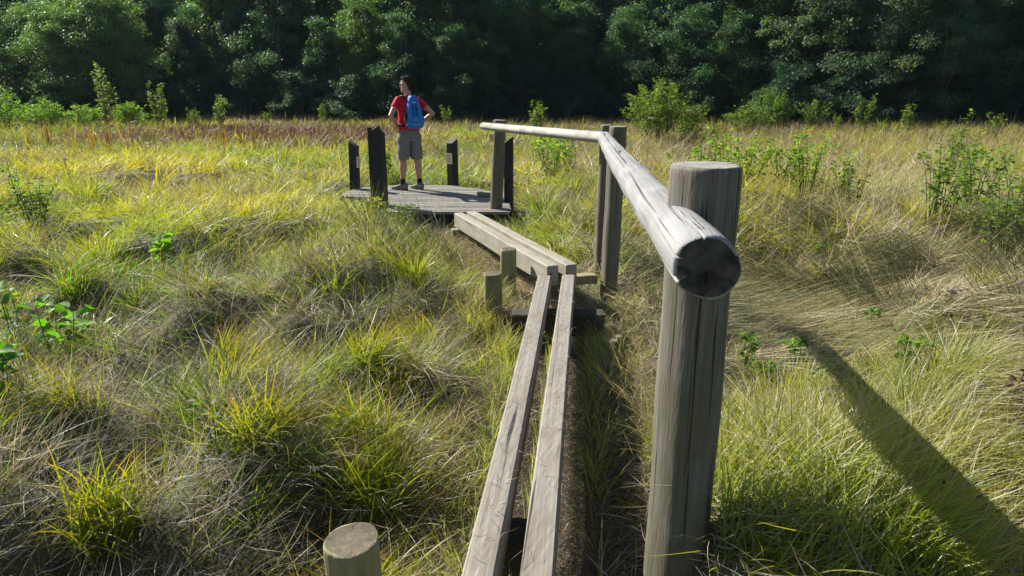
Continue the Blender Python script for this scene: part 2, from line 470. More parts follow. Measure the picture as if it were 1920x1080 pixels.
# ------------------------------------------------------------------ timber shapes
def log_mesh(name, L, r0, r1, mats, seed, n=96, nt=60, grooves=(), knots=(), cham=0.012, wob=0.004, bend=0.0):
    """a round log along +Z from 0 to L. grooves: (angle, t0, t1, depth, width, drift). mats: side, end at L, end at 0"""
    rng = np.random.RandomState(seed)
    th = np.linspace(0, 2 * PI, n, endpoint=False)
    ts = np.concatenate([[0.0, cham * 0.35 / L, cham / L], np.linspace(cham / L, 1 - cham / L, nt)[1:-1], [1 - cham / L, 1 - cham * 0.35 / L, 1.0]])
    ph = rng.rand(6) * 6.28
    rows = []
    for i, t in enumerate(ts):
        r = (r0 + (r1 - r0) * t) * np.ones(n)
        r += wob * (np.sin(2 * th + ph[0] + 1.3 * t) + 0.6 * np.sin(3 * th + ph[1] - 2 * t) + 0.5 * np.sin(5 * th + ph[2]) + 0.6 * np.sin(9 * t * L + ph[3]))
        r += (rng.rand(n) - 0.5) * 0.0012
        for (a, t0, t1, dep, wid, dr) in grooves:
            if t0 <= t <= t1:
                k = min(1, (t - t0) / 0.10 + (1 if t0 <= 0 else 0.02), (t1 - t) / 0.10 + (1 if t1 >= 1 else 0.02))
                d = (th - (a + dr * (t - t0) + 0.03 * math.sin(23 * t)) + PI) % (2 * PI) - PI
                r -= dep * k * np.exp(-(d / wid) ** 2)
        for (a, t0, amp, wid) in knots:
            d = ((th - a + PI) % (2 * PI) - PI) * r0
            q = (d ** 2 + ((t - t0) * L) ** 2) / wid ** 2
            r += amp * (np.exp(-q) - 1.5 * np.exp(-q * 8))
        e = min(i, len(ts) - 1 - i)
        if e == 0: r -= cham * (0.75 + 0.3 * np.sin(3 * th + ph[4]))
        if e == 1: r -= cham * 0.22
        bx = bend * math.sin(PI * t)
        rows.append(np.stack([r * np.cos(th) + bx, r * np.sin(th), np.full(n, t * L)], 1))
    V = np.concatenate(rows)
    k = len(ts)
    F = []
    idx = np.arange(k * n).reshape(k, n)
    nx = np.roll(idx, -1, 1)
    F = np.stack([idx[:-1].ravel(), nx[:-1].ravel(), nx[1:].ravel(), idx[1:].ravel()], 1).tolist()
    M = [0] * len(F)
    V = V.tolist()
    for end, row, mi in ((1, k - 1, 1), (0, 0, 2 if len(mats) > 2 else 1)):
        ring = rows[row]
        c = ring.mean(0)
        base = [row * n + j for j in range(n)]
        prev = base
        cra = [(rng.rand() * 2 * PI, rng.uniform(0.1, 0.7)) for _ in range(4)]
        for f in (0.93, 0.8, 0.65, 0.5, 0.35, 0.2):
            s = len(V)
            dz = np.full(n, 0.0015 * (1 - f)) + (rng.rand(n) - 0.5) * 0.0012
            for ca, cl in cra:
                if f > cl:
                    d = (th - ca - 0.12 * math.sin(9 * f + ca) + PI) % (2 * PI) - PI
                    dz -= 0.006 * np.exp(-(d * f * r0 / 0.0022) ** 2)
            V += (c + (ring - c) * f + np.array([0, 0, 1 if end else -1]) * dz[:, None]).tolist()
            cur = list(range(s, s + n))
            for j in range(n):
                q = (j + 1) % n
                F.append((prev[j], prev[q], cur[q], cur[j]) if end else (prev[q], prev[j], cur[j], cur[q])); M.append(mi)
            prev = cur
        s = len(V); V.append(c.tolist())
        for j in range(n):
            q = (j + 1) % n
            F.append((prev[j], prev[q], s) if end else (prev[q], prev[j], s)); M.append(mi)
    me = poly_mesh(name, V, F, list(mats), True, M)
    # keep the sawn rim crisp
    return me

def plank_mesh(name, L, wd, ht, mat, seed, n=80, bev=0.008, endcut=0.0):
    """squared timber along +Y from 0 to L, top at z=0"""
    rng = np.random.RandomState(seed)
    prof = []
    sub = 7
    def edge(p, q, k):
        return [(p[0] + (q[0] - p[0]) * i / k, p[1] + (q[1] - p[1]) * i / k) for i in range(k)]
    a, b = wd / 2, ht
    c = [(-a + bev, 0), (a - bev, 0), (a, -bev), (a, -b + bev), (a - bev, -b), (-a + bev, -b), (-a, -b + bev), (-a, -bev)]
    for i in range(8):
        p, q = c[i], c[(i + 1) % 8]
        prof += edge(p, q, sub if i % 2 == 0 else 2)
    prof = np.array(prof)
    m = len(prof)
    rows = []
    off = np.zeros(m); ph = rng.rand(4) * 6
    worn = rng.rand(n + 1, m)
    ys = np.linspace(0, 1, n + 1)
    for i, t in enumerate(ys):
        p = prof.copy()
        p[:, 0] *= 1 + 0.012 * math.sin(7 * t + ph[0])
        p[:, 0] += 0.004 * math.sin(5 * t + ph[1])
        p[:, 1] += 0.003 * math.sin(9 * t + ph[2]) + (worn[i] - 0.5) * 0.0016
        yy = t * L + endcut * p[:, 0] * (1 if i == n else 0)
        if i in (0, n): p = p * np.array([0.985, 1]) - np.array([0, 0.003])
        rows.append(np.stack([p[:, 0], np.full(m, 0.0) + yy, p[:, 1]], 1))
    V = np.concatenate(rows).tolist()
    F = []
    for i in range(n):
        for j in range(m):
            k = (j + 1) % m
            F.append((i * m + j, i * m + k, (i + 1) * m + k, (i + 1) * m + j))
    F.append(tuple(range(m))); F.append(tuple(reversed(range(n * m, (n + 1) * m))))
    me = poly_mesh(name, V, F, mat, False)
    return me

def axis_matrix(p, q):
    """local +Z from p to q"""
    p, q = Vector(p), Vector(q)
    return Matrix.Translation(p) @ (q - p).to_track_quat('Z', 'Y').to_matrix().to_4x4()

# ------------------------------------------------------------------ handrail
def handrail():
    root = empty('handrail', (0.6, 2.15, 0))
    tag(root, 'weathered round log handrail on four posts beside the plank walkway', 'handrail')
    G = -0.35
    # near post: two long drying splits facing the camera
    h = 1.667 - G
    me = log_mesh('post', h, 0.113, 0.111, [M_POST, M_ENDGREY, M_ENDGREY], 3, 300, 120,
                  grooves=[(R(-56), 0.0, 1.0, 0.045, 0.045, 0.05), (R(-108), 0.42, 1.0, 0.02, 0.03, -0.10), (R(-128), 0.66, 1.0, 0.02, 0.035, 0.0), (R(-163), 0.80, 1.0, 0.03, 0.07, 0.0), (R(-88), 0.15, 0.70, 0.010, 0.022, 0.1), (R(-72), 0.5, 1.0, 0.008, 0.02, 0.0), (R(-98), 0.7, 1.0, 0.007, 0.018, 0.0)],
                  knots=[(R(-140), 0.50, 0.004, 0.03), (R(-60), 0.72, 0.003, 0.02), (R(-100), 0.38, 0.003, 0.035)], cham=0.012)
    o = put('post', me, root, axis_matrix((0.612, 2.16, G), (0.612, 2.165, 1.667)))
    o['label'] = 'thick grey near post with long drying splits'
    specs = [((0.872, 5.95, G), (0.905, 5.95, 1.58), 0.082, 0.078, 5), ((0.868, 6.58, G), (0.892, 6.58, 1.56), 0.066, 0.060, 7), ((-0.245, 9.12, -0.2), (-0.158, 9.12, 1.49), 0.09, 0.083, 11)]
    far = None
    for a, b, r0, r1, s in specs:
        L = (Vector(b) - Vector(a)).length
        me = log_mesh('post', L, r0, r1, [M_POSTFAR, M_ENDGREY, M_ENDGREY], s, 64, 60, grooves=[(R(-70 + s * 3), 0.3, 1.0, 0.010, 0.05, 0.1), (R(-120), 0.5, 1.0, 0.006, 0.04, 0.1)],
                      knots=[(R(-100), 0.4, 0.004, 0.03), (R(-60), 0.7, 0.004, 0.03)], cham=0.01)
        far = put('post', me, root, axis_matrix(a, b))
    # rails; local +Z runs from the camera end to the far end
    p, q = Vector((0.492, 1.66, 1.463)), Vector((0.832, 6.26, 1.463))
    L = (q - p).length
    Mx = axis_matrix(p, q)
    up = (Mx.to_3x3().inverted() @ Vector((0, 0, 1)))
    ua = math.atan2(up.y, up.x)
    lf = (Mx.to_3x3().inverted() @ Vector((-1, 0, 0)))
    la = math.atan2(lf.y, lf.x)
    s = 1 if ((la - ua + PI) % (2 * PI) - PI) > 0 else -1
    me = log_mesh('rail', L, 0.085, 0.060, [M_RAIL, M_ENDGREY, M_ENDDARK], 21, 280, 260,
                  grooves=[(ua + s * R(52), 0.09, 0.34, 0.026, 0.032, -s * 1.1), (ua + s * R(70), 0.0, 0.16, 0.014, 0.022, -s * 0.5), (ua + s * R(12), 0.0, 0.14, 0.010, 0.03, s * 0.5), (ua + s * R(40), 0.36, 0.52, 0.015, 0.03, -s * 0.8), (ua + s * R(15), 0.30, 0.45, 0.010, 0.025, -s * 1.2),
                           (ua - s * R(25), 0.30, 0.75, 0.012, 0.04, s * 0.3), (ua + s * R(20), 0.5, 0.9, 0.014, 0.05, -s * 0.2), (ua + s * R(112), 0.0, 0.05, 0.05, 0.06, 0)],
                  knots=[(ua + s * R(30), 0.18, 0.006, 0.045), (ua + s * R(10), 0.36, 0.005, 0.05), (ua + s * R(35), 0.55, 0.004, 0.04), (ua - s * R(5), 0.11, 0.004, 0.05)], cham=0.010, wob=0.0030, bend=0.018)
    put('rail', me, root, Mx)['label'] = 'silver grey near rail with a dark sawn end'
    p, q = Vector((0.865, 6.30, 1.458)), Vector((-0.37, 8.93, 1.425))
    L = (q - p).length
    me = log_mesh('rail', L, 0.054, 0.046, [M_RAILFAR, M_ENDGREY, M_ENDGREY], 22, 64, 90, grooves=[(R(200), 0.1, 0.6, 0.006, 0.05, 0.4)], cham=0.01, wob=0.0018, bend=0.02)
    put('rail', me, root, axis_matrix(p, q))['label'] = 'pale far rail running to the deck'
    g = Geo(); g.box((-0.006, -0.03, -0.045), (0.006, 0.03, 0.045))
    put('plaque', g.mesh('plaque', M_BRASS, False), far, Matrix.Translation((-0.266, 9.03, 1.27)) @ Matrix.Rotation(R(55), 4, 'Z'))['label'] = 'small brassy plate on the post'

M_BRASS = plain('plate_brass', (0.46, 0.34, 0.13), 0.45, 0.5, 0.2, 60)
handrail()

# ------------------------------------------------------------------ plank walkways
def walkway():
    root = empty('plank_walkway', (0.04, 1.8, 0))
    tag(root, 'near pair of narrow grey planks leading away from the camera', 'walkway')
    for x0, x1, s, yf in ((-0.111, 0.275, 31, 5.40), (0.081, 0.463, 32, 5.43)):
        dx, dy = x1 - x0, 5.42 - 1.81
        a = math.atan2(-dx, dy)
        y0 = 0.2
        xs = x0 + (y0 - 1.81) * dx / dy
        L = (yf - y0) / math.cos(a)
        me = plank_mesh('plank', L, 0.108, 0.15, M_PLANK, s, 130)
        put('plank', me, root, Matrix.Translation((xs, y0, 0.42)) @ Matrix.Rotation(a, 4, 'Z'))
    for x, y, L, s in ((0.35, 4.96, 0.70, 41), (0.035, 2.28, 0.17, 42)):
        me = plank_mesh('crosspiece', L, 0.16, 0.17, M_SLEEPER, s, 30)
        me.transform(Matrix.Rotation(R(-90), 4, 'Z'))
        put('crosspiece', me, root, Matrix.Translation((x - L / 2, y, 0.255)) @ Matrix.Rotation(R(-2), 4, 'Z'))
    root = empty('plank_walkway', (0.42, 5.6, 0))
    tag(root, 'far pair of pale thick beams ending at the wooden deck', 'walkway')
    for (xa, ya), (xb, yb), s in (((0.345, 5.62), (-0.655, 8.20), 33), ((0.512, 5.66), (-0.505, 8.28), 34)):
        a = math.atan2(-(xb - xa), yb - ya)
        me = plank_mesh('beam', math.hypot(xb - xa, yb - ya), 0.105, 0.175, M_BEAM, s, 90)
        put('beam', me, root, Matrix.Translation((xa, ya, 0.445)) @ Matrix.Rotation(a, 4, 'Z'))
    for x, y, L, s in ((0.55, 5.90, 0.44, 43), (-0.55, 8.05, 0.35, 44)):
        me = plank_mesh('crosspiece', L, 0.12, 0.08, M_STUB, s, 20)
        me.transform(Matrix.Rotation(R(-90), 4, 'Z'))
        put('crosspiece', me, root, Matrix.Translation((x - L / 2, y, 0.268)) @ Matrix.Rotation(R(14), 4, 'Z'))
walkway()

# ------------------------------------------------------------------ stump posts
for x, y, zt, r, s, lab in ((-0.487, 1.80, 0.585, 0.085, 51, 'short round stump post with clear growth rings, nearest the camera'),
                            (-0.155, 5.40, 0.445, 0.073, 52, 'short stump post left of the planks, the lower and nearer of two'),
                            (-0.035, 6.02, 0.505, 0.070, 53, 'short stump post touching the side of the pale beam')):
    zb = float(gz(x, y)) - 0.25
    me = log_mesh('stump_post', zt - zb, r * 1.03, r, [M_STUB, M_ENDMID, M_ENDMID], s, 90, 40, grooves=[(R(-70), 0.5, 1, 0.006, 0.03, 0.1), (R(-120), 0.4, 1, 0.004, 0.025, 0)], cham=0.009, wob=0.0025)
    # rings are centred on the log axis: keep the mesh origin on it
    o = put('stump_post', me, None, Matrix.Translation((x, y, zb)) @ Matrix.Rotation(R(2), 4, 'X'))
    tag(o, lab, 'post', 'short stump posts beside the planks')

# ------------------------------------------------------------------ deck
def deck():
    root = empty('wooden_deck', (-1.2, 10.0, 0.2))
    tag(root, 'low weathered grey boarded deck the hiker stands on', 'deck')
    Z = 0.335
    def clip_poly(poly, y0, y1):
        def cut(P, y, keep_above):
            out = []
            for i in range(len(P)):
                a, b = P[i], P[(i + 1) % len(P)]
                ia = (a[1] >= y) if keep_above else (a[1] <= y)
                ib = (b[1] >= y) if keep_above else (b[1] <= y)
                if ia: out.append(a)
                if ia != ib:
                    t = (y - a[1]) / (b[1] - a[1])
                    out.append((a[0] + (b[0] - a[0]) * t, y))
            return out
        P = cut(poly, y0, True)
        return cut(P, y1, False) if len(P) > 2 else []
    rng = random.Random(5)
    def boards(poly, y0, y1, bw, ang, th=0.035):
        g = Geo()
        y = y0
        while y < y1:
            P = clip_poly(poly, y, min(y + bw - 0.014, y1))
            if len(P) > 2:
                dz = rng.uniform(-0.003, 0.003)
                sh = rng.uniform(-0.02, 0.02)
                n = len(P)
                V = [(p[0] + (sh if p[0] > -1 else -sh * 0.5), p[1], Z + dz) for p in P] + [(p[0], p[1], Z + dz - th) for p in P]
                F = [tuple(range(n)), tuple(reversed(range(n, 2 * n)))] + [(i, i + n, (i + 1) % n + n, (i + 1) % n) for i in range(n)]
                g.add(V, F)
            y += bw
        return g
    front = [(-1.62, 8.84), (-0.03, 8.80), (-0.02, 10.06), (-1.86, 10.06)]
    g = boards(front, 8.84, 10.06, 0.098, 0)
    put('board_panel', g.mesh('front_boards', M_DECK, False), root, Matrix())
    rear = [(-2.20, 10.10), (-0.02, 10.10), (-0.15, 10.45), (-0.55, 10.95), (-1.0, 11.36), (-1.85, 11.42), (-2.45, 11.12), (-2.60, 10.6), (-2.55, 10.2)]
    g = boards(rear, 10.10, 11.45, 0.11, 0)
    put('board_panel', g.mesh('rear_boards', M_DECK, False), root, Matrix())
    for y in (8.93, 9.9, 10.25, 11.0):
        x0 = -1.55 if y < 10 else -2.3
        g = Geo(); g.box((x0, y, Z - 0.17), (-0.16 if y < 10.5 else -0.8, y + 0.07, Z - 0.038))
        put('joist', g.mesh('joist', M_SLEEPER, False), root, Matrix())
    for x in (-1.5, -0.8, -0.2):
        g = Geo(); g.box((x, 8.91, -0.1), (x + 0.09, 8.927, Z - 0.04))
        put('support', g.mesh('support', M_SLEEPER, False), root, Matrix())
    g = Geo(); g.box((-0.52, 10.14, Z + 0.004), (-0.26, 10.24, Z + 0.06))
    b = put('timber_block', g.mesh('timber_block', M_BEAM, False), None, Matrix())
    tag(b, 'small pale loose timber block lying on the deck beside the far rail post', 'timber block')
deck()

# ------------------------------------------------------------------ black marker posts with slanted tops
M_PLATE = plain('plate_cream', (0.62, 0.55, 0.40), 0.5, 0.4, 0.12, 40)
M_INK = plain('plate_ink', (0.14, 0.12, 0.09), 0.6, 0.2, 0.1, 40)

def marker_post(x, y, wd, dp, zt, slope_dir, drop, lab, plaque_z, lean=0.0, notch=False):
    """slope_dir: world angle towards which the top slopes down"""
    zb = float(gz(x, y)) - 0.2
    rz = slope_dir
    root = empty('marker_post', (x, y, zb), rz)
    tag(root, lab, 'marker post', 'black slant topped posts round the deck')
    # local: slope towards +X
    a, b = wd / 2, dp / 2
    H = zt - zb
    c = 0.012
    prof = [(-a + c, -b), (a - c, -b), (a, -b + c), (a, b - c), (a - c, b), (-a + c, b), (-a, b - c), (-a, -b + c)]
    g = Geo()
    nz = 14
    rings = []
    for k in range(nz + 1):
        t = k / nz
        rings.append([Vector((px * (1.02 - 0.03 * t), py * (1.02 - 0.03 * t), t * (H - drop * ((px + a) / (2 * a))))) for px, py in prof])
    g.ring_loft(rings)
    me = g.mesh('shaft', M_BLACK, False)
    Wm = world_of(root) @ Matrix.Rotation(lean, 4, 'Y')
    body = put('shaft', me, root, Wm)
    if notch:       # tall cap piece with a V between its two wings
        g = Geo()
        V = [(-a - 0.004, -b - 0.012, H - 0.30), (-a - 0.004, b * 0.1, H - 0.30), (-a - 0.004, b * 0.1, H - 0.02), (-a - 0.004, -b - 0.012, H + 0.02),
             (-a - 0.03, -b - 0.012, H - 0.30), (-a - 0.03, b * 0.1, H - 0.30), (-a - 0.03, b * 0.1, H - 0.03), (-a - 0.03, -b - 0.012, H + 0.03)]
        g.add(V, [(3, 2, 1, 0), (4, 5, 6, 7), (0, 1, 5, 4), (1, 2, 6, 5), (2, 3, 7, 6), (3, 0, 4, 7)])
        put('batten', g.mesh('batten', M_BLACK, False), root, Wm)
    if plaque_z is not None:
        g = Geo()
        g.box((a - 0.002, -0.062, plaque_z - 0.085), (a + 0.012, 0.062, plaque_z + 0.085), 0)
        put('plaque', g.mesh('plaque', M_PLATE, False), root, Wm)
        g = Geo()
        rr = random.Random(int(x * 100) + 9)
        for i in range(6):
            zz = plaque_z + 0.05 - i * 0.02
            x0 = -0.04
            while x0 < 0.03:
                l = rr.uniform(0.006, 0.02)
                g.box((a + 0.012, x0, zz), (a + 0.0135, min(x0 + l, 0.042), zz + 0.007))
                x0 += l + 0.006
        put('lettering', g.mesh('lettering', M_INK, False), root, Wm)
    return root

def toward(x, y, tx=-1.25, ty=10.2):
    return math.atan2(ty - y, tx - x)

marker_post(-2.53, 10.98, 0.135, 0.13, 1.08, R(-10), 0.07, 'slim black slant topped post at the left edge of the deck', 0.80, R(1.5))
marker_post(-1.82, 9.35, 0.17, 0.19, 1.385, R(75), 0.09, 'thickest and tallest black post, in front of the hiker', None, 0, True)
marker_post(-0.985, 11.42, 0.15, 0.135, 1.10, R(-128), 0.08, 'black post with a cream plate facing the camera, right of the hiker', 0.83)
marker_post(-0.045, 9.72, 0.12, 0.12, 1.235, R(170), 0.09, 'thin black post half hidden behind the far rail post', 0.88)

# ------------------------------------------------------------------ person
M_SKIN = plain('skin', (0.42, 0.235, 0.155), 0.5, 0.4, 0.08, 30)
M_HAIR = plain('hair', (0.032, 0.023, 0.017), 0.75, 0.15, 0.4, 90, 0.6)
M_SHIRT = plain('shirt_red', (0.52, 0.014, 0.035), 0.8, 0.2, 0.12, 40, 0.15)
M_SHORTS = plain('shorts_grey', (0.165, 0.155, 0.16), 0.85, 0.2, 0.15, 40, 0.15)
M_SOCK = plain('sock_black', (0.015, 0.015, 0.018), 0.9, 0.2, 0.2, 80)
M_SHOE = plain('shoe_grey', (0.16, 0.145, 0.13), 0.8, 0.3, 0.3, 60)
M_SOLE = plain('shoe_sole', (0.06, 0.055, 0.05), 0.8, 0.3, 0.2, 60)
M_LENS = plain('lens_silver', (0.10, 0.11, 0.12), 0.12, 0.8, 0.05, 10)
M_FRAME = plain('glasses_frame', (0.55, 0.55, 0.55), 0.35, 0.6, 0.05, 10)
M_PACK = plain('pack_blue', (0.012, 0.15, 0.47), 0.65, 0.35, 0.15, 30, 0.2)
M_PACKB = plain('pack_black', (0.012, 0.013, 0.016), 0.7, 0.3, 0.25, 60)
M_PACKG = plain('pack_grey', (0.40, 0.42, 0.45), 0.5, 0.4, 0.1, 60)

def person():
    X0, Y0, Z0 = -1.60, 10.86, 0.338
    yaw = R(27)
    root = empty('person', (X0, Y0, Z0), yaw)
    tag(root, 'hiker in red shirt and grey shorts, hands on hips, seen from behind on the deck', 'person')
    SC = 0.955
    root.matrix_basis = root.matrix_basis @ Matrix.Scale(SC, 4)
    W = world_of(root)
    HY = R(50)                       # head turned to the left of the chest
    HM = Matrix.Translation((0, 0.01, 0)) @ Matrix.Rotation(HY, 4, 'Z')

    sh = {-1: (-0.165, -0.01, 1.44), 1: (0.165, -0.01, 1.43)}
    el = {-1: (-0.335, -0.135, 1.205), 1: (0.385, -0.11, 1.225)}
    wr = {-1: (-0.212, -0.01, 1.055), 1: (0.205, 0.0, 1.075)}
    kn = {-1: (-0.115, 0.03, 0.50), 1: (0.118, 0.005, 0.50)}
    an = {-1: (-0.135, 0.02, 0.10), 1: (0.135, -0.035, 0.10)}

    def head_secs():
        return [(1.545, 0, 0.045, 0.030, 0.035), (1.558, 0, 0.042, 0.045, 0.052), (1.58, 0, 0.026, 0.058, 0.073), (1.61, 0, 0.012, 0.066, 0.086), (1.65, 0, 0.004, 0.072, 0.095),
                (1.69, 0, 0.0, 0.076, 0.100), (1.73, 0, -0.004, 0.075, 0.098), (1.765, 0, -0.008, 0.062, 0.082), (1.785, 0, -0.01, 0.042, 0.055), (1.795, 0, -0.01, 0.015, 0.02)]
    b = Geo()
    b.ellipses([(0.86, 0, 0, 0.15, 0.11), (0.95, 0, 0, 0.165, 0.115), (1.05, 0, 0.0, 0.148, 0.102), (1.15, 0, 0.0, 0.152, 0.105), (1.28, 0, 0.0, 0.163, 0.113),
                (1.38, 0, -0.005, 0.170, 0.110), (1.44, 0, -0.012, 0.145, 0.088), (1.475, 0, -0.015, 0.09, 0.07), (1.51, 0, -0.012, 0.060, 0.060), (1.56, 0, -0.004, 0.055, 0.057), (1.61, 0, 0.0, 0.05, 0.05)])
    hd = Geo()
    hd.ellipses(head_secs(), 32)
    hd.tube([(0, 0.085, 1.70), (0, 0.102, 1.675), (0, 0.116, 1.648), (0, 0.100, 1.632)], [0.009, 0.012, 0.015, 0.010], 10)      # nose
    hd.ball((0, 0.094, 1.608), (0.024, 0.008, 0.006)); hd.ball((0, 0.092, 1.597), (0.021, 0.008, 0.006))                        # lips
    hd.ball((0, 0.082, 1.568), (0.024, 0.02, 0.018))                                                                             # chin
    for s in (-1, 1):
        hd.ball((s * 0.076, -0.008, 1.662), (0.009, 0.018, 0.031)); hd.ball((s * 0.032, 0.083, 1.700), (0.022, 0.012, 0.008))
        hd.ball((s * 0.031, 0.084, 1.678), (0.013, 0.010, 0.009))
    hd.transform(HM)
    b.add(hd.V, hd.F)
    for s in (-1, 1):
        b.tube([(s * 0.10, -0.01, 1.44), sh[s], Vector(sh[s]).lerp(Vector(el[s]), 0.35), Vector(sh[s]).lerp(Vector(el[s]), 0.75), el[s], Vector(el[s]).lerp(Vector(wr[s]), 0.3), Vector(el[s]).lerp(Vector(wr[s]), 0.7), wr[s]],
               [0.05, 0.056, 0.050, 0.043, 0.039, 0.041, 0.033, 0.027], 14)
        # hand on the hip: palm and five fingers curling round to the front
        w0 = Vector(wr[s])
        pc = w0 + Vector((-s * 0.012, 0.045, -0.045))
        b.tube([w0, w0.lerp(pc, 0.5), pc, pc + Vector((-s * 0.012, 0.035, -0.02))], [(0.026, 0.02), (0.034, 0.018), (0.038, 0.016), (0.034, 0.013)], 12)
        for k, (ln, dz) in enumerate(((0.070, 0.024), (0.078, 0.008), (0.073, -0.009), (0.058, -0.025))):
            r = 0.0085 if k < 3 else 0.0075
            p0 = pc + Vector((-s * 0.008, 0.03, dz - 0.008))
            p1 = p0 + Vector((-s * ln * 0.12, ln * 0.45, -ln * 0.12 + dz * 0.2))
            p2 = p1 + Vector((-s * ln * 0.28, ln * 0.30, -ln * 0.10))
            p3 = p2 + Vector((-s * ln * 0.28, ln * 0.12, -ln * 0.06))
            b.tube([p0, p1, p2, p3], [r * 1.1, r * 1.05, r, r * 0.75], 8)
        t0 = w0 + Vector((-s * 0.004, 0.0, -0.03))
        b.tube([w0 + Vector((0, 0.01, -0.015)), t0 + Vector((-s * 0.006, -0.02, -0.012)), t0 + Vector((-s * 0.02, -0.042, -0.016)), t0 + Vector((-s * 0.035, -0.05, -0.018))], [0.014, 0.012, 0.010, 0.008], 8)
        hp = Vector((s * 0.09, 0, 0.92)); k_ = Vector(kn[s]); a_ = Vector(an[s])
        b.tube([hp, hp.lerp(k_, 0.5), hp.lerp(k_, 0.85), k_, k_.lerp(a_, 0.12) + Vector((0, -0.006, 0)), k_.lerp(a_, 0.33) + Vector((0, -0.016, 0)), k_.lerp(a_, 0.6) + Vector((0, -0.008, 0)), k_.lerp(a_, 0.88), a_],
               [0.088, 0.076, 0.062, 0.058, 0.059, 0.066, 0.051, 0.037, 0.038], 16)
        fy = R(38) if s < 0 else R(20)
        fd = Vector((-math.sin(fy), math.cos(fy), 0))
        b.tube([a_ - fd * 0.03 + Vector((0, 0, -0.05)), a_ + fd * 0.03 + Vector((0, 0, -0.045)), a_ + fd * 0.12 + Vector((0, 0, -0.065)), a_ + fd * 0.17 + Vector((0, 0, -0.075))], [0.032, 0.036, 0.032, 0.018], 12)
    body = put('body', b.remesh('body', M_SKIN, 0.0065, 3), root, W)
    # hair
    h = Geo()
    h.ellipses([(1.585, 0, -0.046, 0.040, 0.030), (1.62, 0, -0.054, 0.060, 0.046), (1.66, 0, -0.050, 0.076, 0.064), (1.70, 0, -0.034, 0.083, 0.078), (1.735, 0, -0.014, 0.083, 0.096), (1.77, 0, -0.004, 0.074, 0.094), (1.797, 0, -0.002, 0.052, 0.068), (1.812, 0, 0.0, 0.02, 0.025)], 30)
    for s in (-1, 1):
        h.tube([(s * 0.075, 0.022, 1.70), (s * 0.074, 0.018, 1.665)], [0.010, 0.006], 8)
    h.transform(HM)
    rng = np.random.RandomState(4)
    def tuft(co):
        return co + (np.stack([vnoise(co[:, 0] * 9 + co[:, 2] * 14, co[:, 1] * 9 - co[:, 2] * 9, 0.10, 60 + k) for k in range(3)], 1) - 0.5) * 0.034
    put('hair', h.remesh('hair', M_HAIR, 0.006, 2, tuft), root, W)
    # sunglasses
    g = Geo()
    for s in (-1, 1):
        g.tube([(s * 0.012, 0.103, 1.683), (s * 0.035, 0.100, 1.683), (s * 0.058, 0.082, 1.683)], [(0.004, 0.014), (0.004, 0.020), (0.004, 0.013)], 10, 0)
        g.tube([(s * 0.058, 0.086, 1.69), (s * 0.077, 0.05, 1.69), (s * 0.082, -0.01, 1.682)], 0.0045, 8, 1)
    g.tube([(-0.058, 0.088, 1.70), (-0.03, 0.106, 1.702), (0, 0.110, 1.70), (0.03, 0.106, 1.702), (0.058, 0.088, 1.70)], 0.004, 8, 1)
    g.transform(HM)
    put('sunglasses', g.mesh('sunglasses', [M_LENS, M_FRAME]), root, W)
    # t-shirt
    t = Geo()
    t.ellipses([(0.955, 0, 0, 0.180, 0.130), (1.05, 0, 0.0, 0.168, 0.122), (1.15, 0, 0.0, 0.170, 0.124), (1.28, 0, 0.0, 0.178, 0.128), (1.38, 0, -0.005, 0.186, 0.124), (1.44, 0, -0.012, 0.160, 0.102), (1.475, 0, -0.015, 0.105, 0.084), (1.50, 0, -0.014, 0.074, 0.072), (1.515, 0, -0.012, 0.068, 0.068)])
    for s in (-1, 1):
        a_, e_ = Vector(sh[s]), Vector(el[s])
        t.tube([(s * 0.08, -0.01, 1.42), a_ + Vector((0, 0, -0.005)), a_.lerp(e_, 0.3), a_.lerp(e_, 0.52)], [0.070, 0.066, 0.061, 0.063], 18)
    def crease(co):
        z = co[:, 2]
        d = (0.006 * np.sin(26 * z + 9 * co[:, 0]) + 0.008 * (vnoise(co[:, 0] * 3 + co[:, 1], z * 2.2, 0.22, 71) - 0.5)) * sstep(1.45, 1.2, z)
        n = co.copy(); n[:, 2] = 0
        n /= np.maximum(np.linalg.norm(n, axis=1, keepdims=True), 1e-4)
        return co + n * d[:, None]
    put('t_shirt', t.remesh('t_shirt', M_SHIRT, 0.008, 3, crease), root, W)
    # shorts
    q = Geo()
    q.ellipses([(0.80, 0, 0, 0.185, 0.140), (0.88, 0, 0.0, 0.188, 0.146), (0.95, 0, 0, 0.178, 0.134), (1.0, 0, 0, 0.165, 0.120)])
    for s in (-1, 1):
        q.tube([(s * 0.085, 0, 0.92), (s * 0.095, 0.0, 0.80), (s * 0.105, 0.008, 0.65), (s * 0.110, 0.012, 0.50)], [(0.10, 0.125), (0.102, 0.125), (0.101, 0.115), (0.103, 0.112)], 22)
    def crease2(co):
        z = co[:, 2]
        d = 0.012 * (vnoise(co[:, 0] * 2.5 + co[:, 1] * 2, z * 1.2, 0.12, 72) - 0.5) + 0.005 * np.sin(34 * z + 24 * np.abs(co[:, 0]))
        n = co.copy(); n[:, 0] -= np.sign(co[:, 0]) * 0.1; n[:, 2] = 0
        n /= np.maximum(np.linalg.norm(n, axis=1, keepdims=True), 1e-3)
        return co + n * d[:, None]
    put('shorts', q.remesh('shorts', M_SHORTS, 0.009, 2, crease2), root, W)
